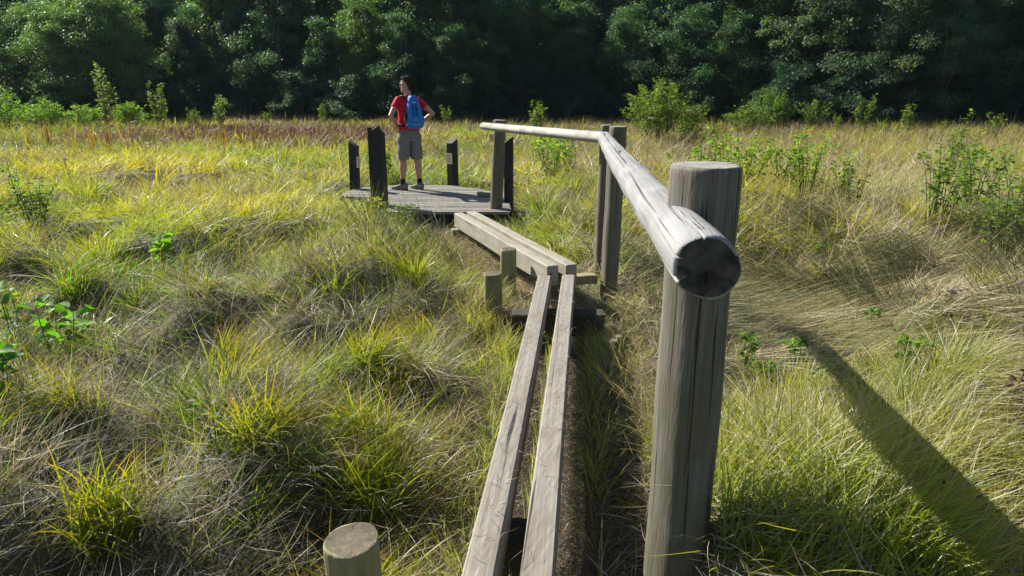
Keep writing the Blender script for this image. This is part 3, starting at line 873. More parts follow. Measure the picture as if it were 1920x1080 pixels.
    # socks and shoes
    for s in (-1, 1):
        a_ = Vector(an[s])
        g = Geo(); g.tube([a_ + Vector((0, 0, -0.05)), a_ + Vector((0, 0, 0.0)), a_ + Vector((0, -0.002, 0.05)), a_ + Vector((0, -0.004, 0.085))], [0.043, 0.043, 0.041, 0.044], 18)
        put('sock', g.mesh('sock', M_SOCK), root, W)
        fy = R(38) if s < 0 else R(20)
        F_ = Matrix.Translation((a_.x, a_.y, 0)) @ Matrix.Rotation(fy, 4, 'Z')
        g = Geo()
        rings = []
        for y, hw, zt, zb in ((-0.085, 0.026, 0.085, 0.018), (-0.07, 0.038, 0.108, 0.012), (-0.02, 0.043, 0.118, 0.012), (0.04, 0.045, 0.105, 0.012), (0.09, 0.050, 0.078, 0.012), (0.15, 0.052, 0.062, 0.012), (0.195, 0.044, 0.052, 0.014), (0.22, 0.024, 0.04, 0.02)):
            rings.append([Vector((hw * math.cos(t), y, (zt + zb) / 2 + (zt - zb) / 2 * math.copysign(abs(math.sin(t)) ** 0.7, math.sin(t)))) for t in [2 * PI * j / 20 for j in range(20)]])
        rings = [list(reversed(r)) for r in rings]
        g.ring_loft(rings)
        g.transform(F_)
        so = put('shoe', g.remesh('shoe', M_SHOE, 0.005, 3), root, W)
        g = Geo()
        outl = []
        for j in range(28):
            t = 2 * PI * j / 28
            yy = math.sin(t)
            outl.append((0.053 * math.cos(t) * (1.0 if yy > -0.3 else 0.86), 0.068 + 0.162 * yy))
        g.ring_loft([[Vector((x, y, z)) for x, y in outl] for z in (0.0, 0.024)])
        g.transform(F_)
        put('sole', g.mesh('sole', M_SOLE, False), so, W)
    # ---- backpack, carried on the shoulders
    pk = empty('backpack', (X0, Y0, Z0 + 0.95), yaw)
    tag(pk, 'blue rucksack with black straps worn by the hiker', 'backpack')
    g = Geo()
    secs = []
    for z, hw, d in ((0.995, 0.10, 0.07), (1.01, 0.14, 0.100), (1.06, 0.168, 0.122), (1.13, 0.165, 0.124), (1.24, 0.146, 0.112), (1.34, 0.128, 0.098), (1.42, 0.108, 0.084), (1.48, 0.08, 0.066), (1.512, 0.045, 0.04)):
        secs.append((z, 0.030 - 0.03 * (z - 1.25), -0.125 - d * 0.62, hw * 0.86, d * 0.95))
    g.ellipses(secs, 32, 0, 2.6)
    def bulge(co):
        d = 0.010 * (vnoise(co[:, 0] * 2, co[:, 2] * 1.5, 0.13, 81) - 0.5)
        # seam lines down the back panel
        back = co[:, 1] < -0.2
        seam = np.exp(-((np.abs(co[:, 0] - 0.012) - 0.055 - 0.12 * (1.25 - co[:, 2]) * 0.3) / 0.006) ** 2)
        co = co.copy(); co[:, 1] += np.where(back, d + 0.005 * seam, 0)
        return co
    put('main_bag', g.remesh('main_bag', M_PACK, 0.008, 3, bulge), pk, W)
    for s in (-1, 1):                 # mesh side pockets
        g = Geo(); g.ball((0.012 + 0.02 + s * 0.136, -0.185, 1.165), (0.024, 0.066, 0.095), 16)
        put('side_pocket', g.mesh('side_pocket', M_PACKB), pk, W)
        g = Geo()
        g.tube([(s * 0.085, -0.15, 1.45), (s * 0.10, -0.09, 1.505), (s * 0.115, -0.01, 1.505), (s * 0.12, 0.07, 1.46), (s * 0.125, 0.125, 1.36), (s * 0.135, 0.128, 1.22), (s * 0.165, 0.06, 1.12), (s * 0.165, -0.07, 1.06), (s * 0.14, -0.14, 1.03)],
               [(0.026, 0.008), (0.028, 0.01), (0.03, 0.01), (0.03, 0.01), (0.028, 0.01), (0.02, 0.008), (0.012, 0.006), (0.012, 0.006), (0.012, 0.006)], 10)
        put('shoulder_strap', g.mesh('shoulder_strap', M_PACKB), pk, W)
        g = Geo()
        g.tube([(s * 0.12, -0.15, 1.05), (s * 0.165, -0.10, 1.06), (s * 0.185, 0.0, 1.065), (s * 0.16, 0.09, 1.06), (s * 0.05, 0.138, 1.055), (0, 0.142, 1.055)], [(0.034, 0.01), (0.032, 0.01), (0.024, 0.008), (0.016, 0.006), (0.012, 0.005), (0.012, 0.005)], 10)
        put('hip_belt', g.mesh('hip_belt', M_PACKB), pk, W)
    g = Geo()                         # bungee cord panel
    yb = lambda z: -0.322 + max(0.0, z - 1.10) * 0.17
    for s in (-1, 1):
        g.tube([(0.012 + s * 0.032, yb(1.19) - 0.004, 1.19), (0.012 + s * 0.034, yb(1.28) - 0.004, 1.28), (0.012 + s * 0.030, yb(1.38), 1.38)], 0.006, 8)
    zz = [1.19, 1.225, 1.26, 1.295, 1.33, 1.365]
    g.tube([(0.012 + (0.03 if i % 2 else -0.03), yb(z) - 0.006, z) for i, z in enumerate(zz)], 0.004, 8)
    put('cord', g.mesh('cord', M_PACKB), pk, W)
    for lo, hi in (((-0.01, yb(1.40) - 0.006, 1.397), (0.034, yb(1.40) + 0.01, 1.412)), ((-0.04, yb(1.07) - 0.012, 1.063), (0.085, yb(1.07) + 0.006, 1.069)), ((0.005, yb(1.13) - 0.010, 1.13), (0.02, yb(1.13) + 0.008, 1.145))):
        g = Geo(); g.box(lo, hi)
        put('reflector', g.mesh('reflector', M_PACKG, False), pk, W)
    g = Geo(); g.tube([(-0.02, -0.155, 1.49), (0.0, -0.165, 1.525), (0.024, -0.165, 1.525), (0.044, -0.155, 1.49)], 0.007, 8)
    put('grab_loop', g.mesh('grab_loop', M_PACKB), pk, W)
person()

# ------------------------------------------------------------------ leaves and plants
def leaf_arrays(P, D, Nn, size, width, col, fold=0.25, simple=False):
    """P base points, D direction along leaf, Nn approx normal. returns V,F,C"""
    n = len(P)
    D = D / np.linalg.norm(D, axis=1, keepdims=True)
    S = np.cross(D, Nn); S /= np.maximum(np.linalg.norm(S, axis=1, keepdims=True), 1e-6)
    U = np.cross(S, D)
    size = np.asarray(size)[:, None]; wd = np.asarray(width)[:, None]
    if simple:
        V = np.stack([P, P + D * size * 0.5 + S * wd * 0.5, P + D * size, P + D * size * 0.5 - S * wd * 0.5], 1)
        i = np.arange(n)[:, None] * 4
        F = i + np.array([[0, 1, 2, 3]])
        return V.reshape(-1, 3), F, np.repeat(col, 4, 0)
    f = U * wd * fold
    V = np.stack([P, P + D * size * 0.28 + S * wd * 0.46 + f * 0.8, P + D * size * 0.70 + S * wd * 0.44 + f * 0.7 - U * size * 0.05, P + D * size - U * size * 0.12,
                  P + D * size * 0.70 - S * wd * 0.44 + f * 0.7 - U * size * 0.05, P + D * size * 0.28 - S * wd * 0.46 + f * 0.8], 1)
    i = np.arange(n)[:, None] * 6
    F = np.concatenate([i + np.array([[0, 1, 2, 3]]), i + np.array([[0, 3, 4, 5]])], 0)
    return V.reshape(-1, 3), F, np.repeat(col, 6, 0)

def jitter_col(rng, base, n, amt=0.25, hue=0.15):
    c = np.tile(np.asarray(base, dtype=np.float64), (n, 1))
    c *= (1 + (rng.rand(n, 1) - 0.5) * 2 * amt)
    c[:, 0] *= 1 + (rng.rand(n) - 0.5) * 2 * hue
    c[:, 2] *= 1 + (rng.rand(n) - 0.5) * 2 * hue
    return np.clip(c, 0.003, 0.9)

def tree_meshes(seed, H, rad, base, ncl, per, leaf, colr, tall=0.0):
    rng = np.random.RandomState(seed)
    V, F, C = [], [], []
    nv = 0
    cen = []
    lobes = []
    for i in range(max(8, ncl // 8)):
        u = ((i + rng.rand()) / max(8, ncl // 8)) ** 0.9
        prof = (0.60 + 0.40 * math.sin(PI * min(1, u * 1.5 + 0.1))) * (1 - max(0, u - 0.5) / 0.5 * 0.75)
        a = i * 2.4 + rng.rand()
        rr = rad * prof * rng.uniform(0.35, 1.05)
        lobes.append((rr * math.cos(a), rr * math.sin(a), base + (H - base) * u, a, rng.uniform(0.40, 0.78) * rad * (1 - 0.45 * u), rng.uniform(0.8, 1.25)))
    for i in range(ncl):
        lx, ly, lz, a, lr, tone = lobes[i % len(lobes)]
        d = rng.normal(size=3); d /= np.linalg.norm(d); d *= lr * rng.rand() ** 0.4
        cen.append((lx + d[0], ly + d[1], max(base, lz + d[2] * 0.75)))
        cr = rng.uniform(0.24, 0.62) * (rad / 2.4) ** 0.5
        k = int(per * rng.uniform(0.55, 1.4))
        d = rng.normal(size=(k, 3)); d /= np.linalg.norm(d, axis=1, keepdims=True)
        r_ = cr * rng.rand(k, 1) ** 0.45
        P = np.array(cen[-1]) + d * r_ * np.array([1.15, 1.15, 0.72])
        out = np.array([math.cos(a), math.sin(a), 0.35])
        Nn = d * 0.6 + out * 0.5 + np.array([0, 0, 0.7]) + rng.normal(size=(k, 3)) * 0.55
        D = rng.normal(size=(k, 3)) + out * 0.6 + np.array([0, 0, -0.35])
        s = leaf * rng.uniform(0.6, 1.35, k)
        base_c = np.array(colr) * rng.uniform(0.85, 1.18) * tone
        if rng.rand() < 0.18: base_c = base_c * np.array([1.35, 1.15, 0.9])
        v, f, c = leaf_arrays(P, D, Nn, s, s * 0.72, jitter_col(rng, base_c, k, 0.3, 0.15), simple=True)
        V.append(v); F.append(f + nv); C.append(c); nv += len(v)
    crown = quad_mesh('crown', np.concatenate(V), np.concatenate(F), M_TREE, False, np.concatenate(C))
    g = Geo()
    nst = rng.randint(1, 4)
    for s_ in range(nst):
        a = rng.rand() * 6.28; q = 0.0 if nst == 1 else 0.25
        x, y = q * math.cos(a), q * math.sin(a)
        pts = [(x, y, -0.3)]
        for k in range(1, 8):
            x += rng.uniform(-0.12, 0.12) + 0.10 * q * math.cos(a) * 2; y += rng.uniform(-0.12, 0.12) + 0.10 * q * math.sin(a) * 2
            pts.append((x, y, H * 0.9 * k / 7))
        r0 = 0.11 if nst > 1 else 0.16
        g.tube(pts, [r0 * (1 - 0.85 * k / 7) for k in range(8)], 8)
        for j in rng.choice(len(cen), min(7, len(cen)), False):
            c = Vector(cen[j]); k = min(6, max(1, int(c.z / (H * 0.9) * 7) - 1))
            p = Vector(pts[k])
            if (c - p).length < rad * 1.3:
                g.tube([p, p.lerp(c, 0.5) + Vector((0, 0, -0.1)), c], [0.045, 0.03, 0.012], 6)
    trunk = g.mesh('trunk', M_BARK)
    return crown, trunk

# kinds: (height, radius, crown base, clusters, leaves per cluster, leaf size, colour)
GREEN = (0.050, 0.096, 0.058)
LIGHT = (0.088, 0.142, 0.058)
GREY = (0.094, 0.132, 0.090)
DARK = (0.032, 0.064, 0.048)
protos = {}
def proto(key, seed, *a):
    protos[key] = tree_meshes(seed, *a)
proto('alder_a', 1, 5.2, 2.0, 0.2, 150, 210, 0.085, GREEN)
proto('alder_b', 2, 5.8, 2.3, 0.3, 170, 210, 0.085, GREEN)
proto('alder_c', 3, 4.8, 1.8, 0.2, 140, 200, 0.08, LIGHT)
proto('willow', 4, 5.6, 2.7, 0.2, 220, 220, 0.08, LIGHT)
proto('grey', 5, 7.6, 2.6, 0.3, 230, 200, 0.09, GREY)
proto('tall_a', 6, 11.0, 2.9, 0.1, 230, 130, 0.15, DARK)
proto('tall_b', 7, 7.6, 2.5, 0.5, 200, 180, 0.105, GREEN)
proto('tall_c', 9, 9.2, 2.4, 0.5, 200, 170, 0.115, LIGHT)
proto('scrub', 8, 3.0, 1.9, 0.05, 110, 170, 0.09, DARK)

def tree(key, x, y, s, rz, name, lab, cat='tree', group=None, sz=None):
    cr, tr = protos[key]
    root = empty(name, (x, y, float(gz(x, y))), rz)
    root.scale = (s, s, sz or s)
    m = Matrix.Translation(root.location) @ Matrix.Rotation(rz, 4, 'Z') @ Matrix.Diagonal((s, s, sz or s, 1))
    root.matrix_basis = m
    for nm, me in (('crown', cr), ('trunk', tr)):
        o = bpy.data.objects.new(nm, me); COL.objects.link(o); o.parent = root
    tag(root, lab, cat, group)
    return root

def edge_y(x):
    """where the wood begins"""
    return 34.5 - 0.14 * x + 1.0 * math.sin(x * 0.35)

ORD = ['first', 'second', 'third', 'fourth', 'fifth', 'sixth', 'seventh', 'eighth', 'ninth', 'tenth', 'eleventh', 'twelfth', 'thirteenth', 'fourteenth', 'fifteenth', 'sixteenth', 'seventeenth', 'eighteenth', 'nineteenth', 'twentieth', 'twenty-first', 'twenty-second', 'twenty-third', 'twenty-fourth', 'twenty-fifth', 'twenty-sixth', 'twenty-seventh', 'twenty-eighth', 'twenty-ninth', 'thirtieth']

def forest():
    rng = random.Random(11)
    # front row, left to right
    front = []
    x = -36
    while x < 34:
        y = edge_y(x) + rng.uniform(-1.0, 1.8)
        front.append((x, y)); x += rng.uniform(2.0, 3.2)
    vis = 0
    for x, y in front:
        px = x / (y * 0.96) * 1280 + 960
        inview = -60 < px < 1980
        if px < 330: key, s, sz = ('willow', rng.uniform(0.95, 1.08), None)
        elif px < 460: key, s, sz = ('alder_a', 0.95, 0.98)
        elif 1480 < px < 1720: key, s, sz = ('grey', rng.uniform(0.95, 1.05), None)
        elif px >= 1720: key, s, sz = (rng.choice(['grey', 'alder_b']), rng.uniform(1.0, 1.15), None)
        else:
            key = rng.choice(['alder_a', 'alder_b', 'alder_c', 'alder_a']); s = rng.uniform(0.82, 1.08); sz = s * rng.uniform(0.85, 1.15)
        kind = {'willow': 'round pale green willow', 'grey': 'tall grey green sunlit tree', 'alder_a': 'slender mid green alder', 'alder_b': 'broad mid green alder', 'alder_c': 'small light green alder'}[key]
        if inview:
            lab = "%s, %s from the left in the wood's front row" % (kind, ORD[vis]); vis += 1
        else:
            lab = '%s in the front row of the wood, beyond the photo edge' % kind
        tree(key, x, y, s, rng.uniform(0, 6.28), {'willow': 'willow_tree'}.get(key, 'alder_tree' if 'alder' in key else 'leafy_tree'), lab, group='trees along the front of the wood', sz=sz)
    # rows behind
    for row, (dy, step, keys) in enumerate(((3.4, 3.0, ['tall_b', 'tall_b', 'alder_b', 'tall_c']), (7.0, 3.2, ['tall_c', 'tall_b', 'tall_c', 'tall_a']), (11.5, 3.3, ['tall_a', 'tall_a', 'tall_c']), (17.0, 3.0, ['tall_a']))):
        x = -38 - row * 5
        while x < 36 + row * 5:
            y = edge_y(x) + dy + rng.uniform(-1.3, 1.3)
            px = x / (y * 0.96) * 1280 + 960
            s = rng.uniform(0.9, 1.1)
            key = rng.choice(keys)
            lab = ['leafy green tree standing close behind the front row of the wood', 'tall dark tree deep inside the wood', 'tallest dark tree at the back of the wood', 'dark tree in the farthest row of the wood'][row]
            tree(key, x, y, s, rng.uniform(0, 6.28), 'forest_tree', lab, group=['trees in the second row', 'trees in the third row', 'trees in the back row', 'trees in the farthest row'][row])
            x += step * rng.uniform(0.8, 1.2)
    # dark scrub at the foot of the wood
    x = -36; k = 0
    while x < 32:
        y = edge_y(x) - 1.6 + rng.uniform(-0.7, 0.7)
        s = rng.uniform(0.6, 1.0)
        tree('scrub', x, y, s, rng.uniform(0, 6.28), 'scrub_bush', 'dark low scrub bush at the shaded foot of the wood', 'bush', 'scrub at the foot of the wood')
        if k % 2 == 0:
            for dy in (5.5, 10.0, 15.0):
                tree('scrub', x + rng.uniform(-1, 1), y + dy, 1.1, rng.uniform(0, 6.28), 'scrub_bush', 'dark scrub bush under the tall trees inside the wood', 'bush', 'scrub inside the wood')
        k += 1
        x += rng.uniform(2.2, 3.4)
forest()

# ---- bushes and saplings in the meadow
def bush_meshes(seed, H, wd, nst, nl, leaf, colr, asp=0.62, round_=False, lean=0.35):
    """many thin stems from the ground, each with leaves along it"""
    rng = np.random.RandomState(seed)
    g = Geo(); P, D, Nn = [], [], []
    for s in range(nst):
        a = rng.rand() * 2 * PI
        l = H * rng.uniform(0.55, 1.0)
        out = wd * rng.uniform(0.1, 1.0)
        p0 = np.array([math.cos(a) * wd * 0.25 * rng.rand(), math.sin(a) * wd * 0.25 * rng.rand(), -0.05])
        if round_: l = H * math.sqrt(max(0.15, 1 - (out / wd) ** 2 * 0.75)) * rng.uniform(0.75, 1.05)
        tip = np.array([math.cos(a) * out, math.sin(a) * out, l])
        mid = (p0 + tip) / 2 + np.array([0, 0, l * 0.12]) + rng.normal(size=3) * 0.06 * H * np.array([1, 1, 0.2])
        pts = [(1 - t) ** 2 * p0 + 2 * t * (1 - t) * mid + t * t * tip for t in np.linspace(0, 1, 6)]
        r = 0.006 * H ** 0.5 + 0.002
        g.tube([Vector(p) for p in pts], [r * (1 - 0.75 * k / 5) for k in range(6)], 5)
        m = int(nl / nst * rng.uniform(0.7, 1.3)) + 1
        for j in range(m):
            t = rng.uniform(0.15, 1.0) ** 0.75
            p = (1 - t) ** 2 * p0 + 2 * t * (1 - t) * mid + t * t * tip
            aa = rng.rand() * 2 * PI
            d = np.array([math.cos(aa), math.sin(aa), rng.uniform(-0.1, 0.75)])
            P.append(p + d * rng.uniform(0, 1) * leaf * (1.6 if round_ else 0.5)); D.append(d)
            Nn.append(np.array([0, 0, 1.0]) + rng.normal(size=3) * 0.5)
    n = len(P)
    s = leaf * rng.uniform(0.55, 1.25, n)
    v, f, c = leaf_arrays(np.array(P), np.array(D), np.array(Nn), s, s * asp, jitter_col(rng, colr, n, 0.28, 0.2), simple=leaf < 0.045)
    return quad_mesh('foliage', v, f, M_LEAF, leaf >= 0.045, c), g.mesh('stems', M_STEM)

def plant(name, x, y, meshes, lab, cat, group=None, rz=0.0, s=1.0):
    fo, st = meshes
    root = empty(name, (x, y, float(gz(x, y))), rz)
    root.matrix_basis = root.matrix_basis @ Matrix.Scale(s, 4)
    for nm, me in (('foliage', fo), ('stem', st)):
        o = bpy.data.objects.new(nm, me); COL.objects.link(o); o.parent = root
    tag(root, lab, cat, group)
    return root

def px_x(px, y, h=1.75):
    return (px - 960) / 1280 * (y * 0.959 + h * 0.282)

BG = (0.13, 0.19, 0.035)
plant('willow_bush', px_x(1235, 22), 22, bush_meshes(101, 1.95, 1.35, 60, 5200, 0.075, (0.15, 0.20, 0.06), round_=True), 'large rounded yellow green bush behind the corner of the handrail', 'bush')
plant('willow_bush', px_x(1292, 22.6), 22.6, bush_meshes(102, 1.2, 0.9, 40, 2200, 0.07, (0.12, 0.16, 0.045), round_=True), 'lower bush joined to the right side of the large rounded bush', 'bush')
plant('meadow_bush', px_x(1445, 27), 27, bush_meshes(103, 1.75, 1.1, 36, 2400, 0.09, (0.10, 0.16, 0.055), round_=True), 'middle sized green bush with a peaked top before the dark wood', 'bush')
plant('meadow_bush', px_x(1395, 25), 25, bush_meshes(104, 1.1, 1.0, 30, 1500, 0.085, (0.12, 0.17, 0.05), round_=True), 'low green bush between the peaked bush and the large rounded one', 'bush')
plant('meadow_bush', px_x(1525, 27), 27, bush_meshes(105, 1.25, 0.8, 22, 1000, 0.085, (0.10, 0.15, 0.055)), 'loose low bush just right of the peaked bush', 'bush')
plant('alder_sapling', px_x(1617, 26), 26, bush_meshes(106, 1.45, 0.5, 10, 420, 0.10, (0.11, 0.16, 0.05)), 'thin lone sapling standing before the wood at the right', 'sapling')
for i, (px, y, h, wd, s) in enumerate(((18, 27, 1.7, 1.0, 1), (95, 28, 1.2, 1.0, 2), (165, 29, 0.95, 1.1, 3), (250, 29, 1.05, 0.8, 4), (55, 30, 1.1, 0.9, 5))):
    plant('meadow_bush', px_x(px, y), y, bush_meshes(110 + s, h, wd, 30, 1700, 0.08, (0.16, 0.25, 0.04), round_=True),
          ['tallest bright green bush at the far left edge of the meadow', 'second bright bush from the left edge before the wood', 'low bright bush left of the tall spindly sapling', 'bright bush directly right of the tall spindly sapling', 'small bright bush tucked behind the two leftmost bushes'][i], 'bush', 'bright bushes at the left of the meadow')
plant('birch_sapling', px_x(207, 27.5), 27.5, bush_meshes(121, 2.6, 0.55, 9, 520, 0.11, (0.17, 0.21, 0.08)), 'tall spindly sapling rising above the bushes at the left', 'sapling')
plant('birch_sapling', px_x(303, 27), 27, bush_meshes(122, 2.0, 0.38, 9, 560, 0.10, (0.15, 0.19, 0.05)), 'narrow upright sapling right of the bright bushes', 'sapling')
small = bush_meshes(123, 1.25, 0.4, 9, 330, 0.09, (0.14, 0.18, 0.05))
for i, (px, y, s) in enumerate(((367, 29, 1.0), (413, 28, 1.15), (500, 30, 0.9), (610, 29, 0.95), (840, 30, 1.05), (1005, 22, 1.1), (1330, 20, 1.0), (1700, 26, 1.0), (1570, 25, 1.0), (1860, 22, 1.0))):
    where = ['first small sapling right of the narrow upright one', 'tallest of the small saplings left of the hiker', 'small sapling right of the tallest small one, left of the hiker', 'small sapling nearest the two left black posts', 'small sapling just right of the hiker', 'small sapling above the pale far rail', 'small sapling in front of the rounded bushes', 'small sapling right of the lone sapling', 'small sapling left of the lone sapling', 'small sapling last towards the right edge of the meadow'][i]
    plant('small_sapling', px_x(px, y), y, small, where, 'sapling', 'small saplings before the dark wood', i * 1.3, s * (0.75, 1.05, 0.65, 0.9, 0.8, 1.0)[i % 6])
# nearer leafy plants
plant('leafy_sapling', px_x(70, 8.6), 8.6, bush_meshes(131, 0.95, 0.42, 14, 520, 0.05, (0.13, 0.20, 0.04), 0.6), 'bushy small leaved sapling at the left side of the meadow', 'sapling')
plant('leafy_sapling', px_x(316, 6.3), 6.3, bush_meshes(132, 0.80, 0.14, 4, 70, 0.095, (0.14, 0.26, 0.035), 0.85), 'single bright green sapling with round leaves amid yellow grass', 'sapling')
plant('leafy_sapling', px_x(112, 4.3, 1.7), 4.3, bush_meshes(133, 0.60, 0.24, 6, 60, 0.085, (0.13, 0.26, 0.03), 0.85), 'sprawling sapling with few large round leaves, lower left', 'sapling')
plant('leafy_sapling', px_x(30, 4.5, 1.7), 4.5, bush_meshes(134, 0.66, 0.16, 3, 26, 0.09, (0.12, 0.23, 0.03), 0.85), 'small round leaved sprig at the left photo edge', 'sapling')
mids = [(1290, 10.5, 1.0, 0.55, 'leafy yellow green plant behind the near post top, leftmost'), (1345, 10, 1.2, 0.6, 'tallest leafy plant directly behind the near post top'), (1395, 11, 0.95, 0.5, 'leafy plant just right of the near post top'),
        (1505, 9.6, 1.15, 0.45, 'upright leafy plant standing alone right of the near post'), (1470, 10.4, 0.9, 0.45, 'shorter leafy plant left of the upright lone one'), (1590, 9.5, 0.95, 0.26, 'small sparse leafy plant in the right meadow'),
        (1745, 8.2, 1.0, 0.4, 'thin leafy plant left of the right edge cluster'), (1815, 8.6, 1.05, 0.45, 'leafy plant second from the right edge'), (1880, 7.2, 1.2, 0.5, 'tall dark leafy plant at the right edge'), (1930, 7.6, 1.25, 0.5, 'leafy plant cut by the right photo edge'), (1775, 12, 1.45, 0.3, 'tall pale leafy plant far back on the right'),
        (1060, 13.5, 0.95, 0.4, 'leafy plant visible under the pale far rail'), (1030, 12.5, 0.8, 0.4, 'lower leafy plant under the pale far rail')]
for i, (px, y, h, wd, lab) in enumerate(mids):
    dark = px > 1700
    plant('leafy_plant', px_x(px, y), y, bush_meshes(140 + i, h, wd, 16, 460 if px < 1450 else 330, 0.066, (0.12, 0.20, 0.04) if dark else (0.18, 0.27, 0.04), 0.6), lab, 'plant', 'leafy plants in the meadow')
low = bush_meshes(160, 0.36, 0.16, 5, 50, 0.055, (0.10, 0.20, 0.03), 0.75)
for i, (px, y, lab) in enumerate(((1395, 4.55, 'low green leafy herb at the right side of the near post'), (1425, 4.3, 'second low herb right of the near post'), (1500, 4.6, 'low green herb in the flattened straw'), (1650, 5.6, 'bright low herb among the lodged rushes'), (1700, 3.9, 'pale low herb beside the rail shadow'), (1530, 7.3, 'small herb at the near edge of the rushes'))):
    plant('meadow_herb', px_x(px, y, 1.8), y, low, lab, 'plant', 'low herbs in the right grass', i * 1.1, 0.9 + 0.1 * (i % 3))
plant('nettle_plant', px_x(400, 2.9, 1.7), 2.9, bush_meshes(161, 0.55, 0.06, 2, 30, 0.05, (0.15, 0.20, 0.09), 0.6), 'pale upright nettle like stem in the left foreground', 'plant')
plant('bramble_plant', px_x(5, 3.1, 1.7), 3.1, bush_meshes(162, 0.45, 0.2, 6, 40, 0.09, (0.06, 0.16, 0.025), 0.8), 'dark broad leaved plant at the lower left edge', 'plant')
plant('bramble_plant', px_x(720, 12.2), 12.2, bush_meshes(163, 0.75, 0.3, 12, 300, 0.06, (0.09, 0.18, 0.025), 0.6), 'green leafy clump between the two left black posts', 'plant')
# yellow sprigs in front of the deck
for i, (px, y, lab) in enumerate(((705, 8.7, 'yellow green leaf sprig at the foot of the thick black post'), (765, 8.4, 'green leaf sprig in front of the deck edge'))):
    plant('leaf_sprig', px_x(px, y), y, bush_meshes(165 + i, 0.42, 0.22, 5, 40, 0.09, (0.26, 0.26, 0.03) if i == 0 else (0.13, 0.22, 0.03), 0.6), lab, 'plant')
# dark red weeds right edge
plant('red_weed', px_x(1895, 3.3, 1.5), 3.3, bush_meshes(170, 0.7, 0.14, 4, 70, 0.05, (0.09, 0.035, 0.04), 0.45), 'dark red leaved weed at the right photo edge', 'plant')

# ---- seed heads
M_FLUFF = leafmat('seed_fluff', 0.3, 0.9, 0.1, (1, 1, 1))
def thistle_meshes(seed, H, heads, size=0.022):
    rng = np.random.RandomState(seed)
    g = Geo(); V, F, C = [], [], []; nv = 0
    top = np.array([rng.uniform(-0.08, 0.08), rng.uniform(-0.08, 0.08), H])
    g.tube([(0, 0, -0.05), (top[0] * 0.3, top[1] * 0.3, H * 0.5), tuple(top)], [0.004, 0.003, 0.002], 6)
    for k in range(heads):
        c = top + (rng.normal(size=3) * np.array([0.035, 0.035, 0.02]) if k else 0)
        if k: g.tube([tuple(top - np.array([0, 0, 0.08])), tuple(c)], [0.002, 0.0015], 5)
        n = 160
        d = rng.normal(size=(n, 3)); d[:, 2] = np.abs(d[:, 2]) * 0.8 - 0.2
        d /= np.linalg.norm(d, axis=1, keepdims=True)
        s = size * rng.uniform(0.7, 1.4, n)
        v, f, cc = leaf_arrays(c + d * size * 0.15, d, rng.normal(size=(n, 3)), s, np.full(n, 0.0028), jitter_col(rng, (0.52, 0.44, 0.38), n, 0.3, 0.08), simple=True)
        V.append(v); F.append(f + nv); C.append(cc); nv += len(v)
    return quad_mesh('seed_head', np.concatenate(V), np.concatenate(F), M_FLUFF, False, np.concatenate(C)), g.mesh('stem', M_STEM)
def thistle(px, y, H, heads, lab, s):
    fo, st = thistle_meshes(s, H, heads)
    x = px_x(px, y, 1.9 - H)
    root = empty('thistle', (x, y, float(gz(x, y))))
    for nm, me in (('seed_head', fo), ('stem', st)):
        put(nm, me, root)
    tag(root, lab, 'thistle', 'fluffy seed heads in the grass')
thistle(1165, 4.25, 0.32, 2, 'fluffy pale seed head between the planks and the near post', 1)
thistle(1755, 3.7, 0.62, 3, 'brownish fluffy seed head in the right grass, upper one', 2)
thistle(1838, 3.15, 0.45, 2, 'white fluffy seed head in the right grass, lower one', 3)
thistle(1905, 4.6, 0.72, 3, 'fluffy seed heads on a tall stem at the right edge', 4)
thistle(1300, 13.0, 1.3, 3, 'tan seed head behind the middle of the near rail', 5)
thistle(1215, 12.0, 1.2, 2, 'reddish seed head right of the handrail corner post', 6)
for i, (px, y, h) in enumerate(((700 * 0 + 255, 13, 0.95), (135, 9.6, 0.8), (312, 12, 0.9), (28, 13, 1.0))):
    thistle(px, y, h, 3, ['white seed head amid yellow grass right of the iris blades', 'white seed head behind the bushy left sapling', 'dark stemmed seed head above the single round leaved sapling', 'white seed heads at the far left of the meadow'][i], 20 + i)

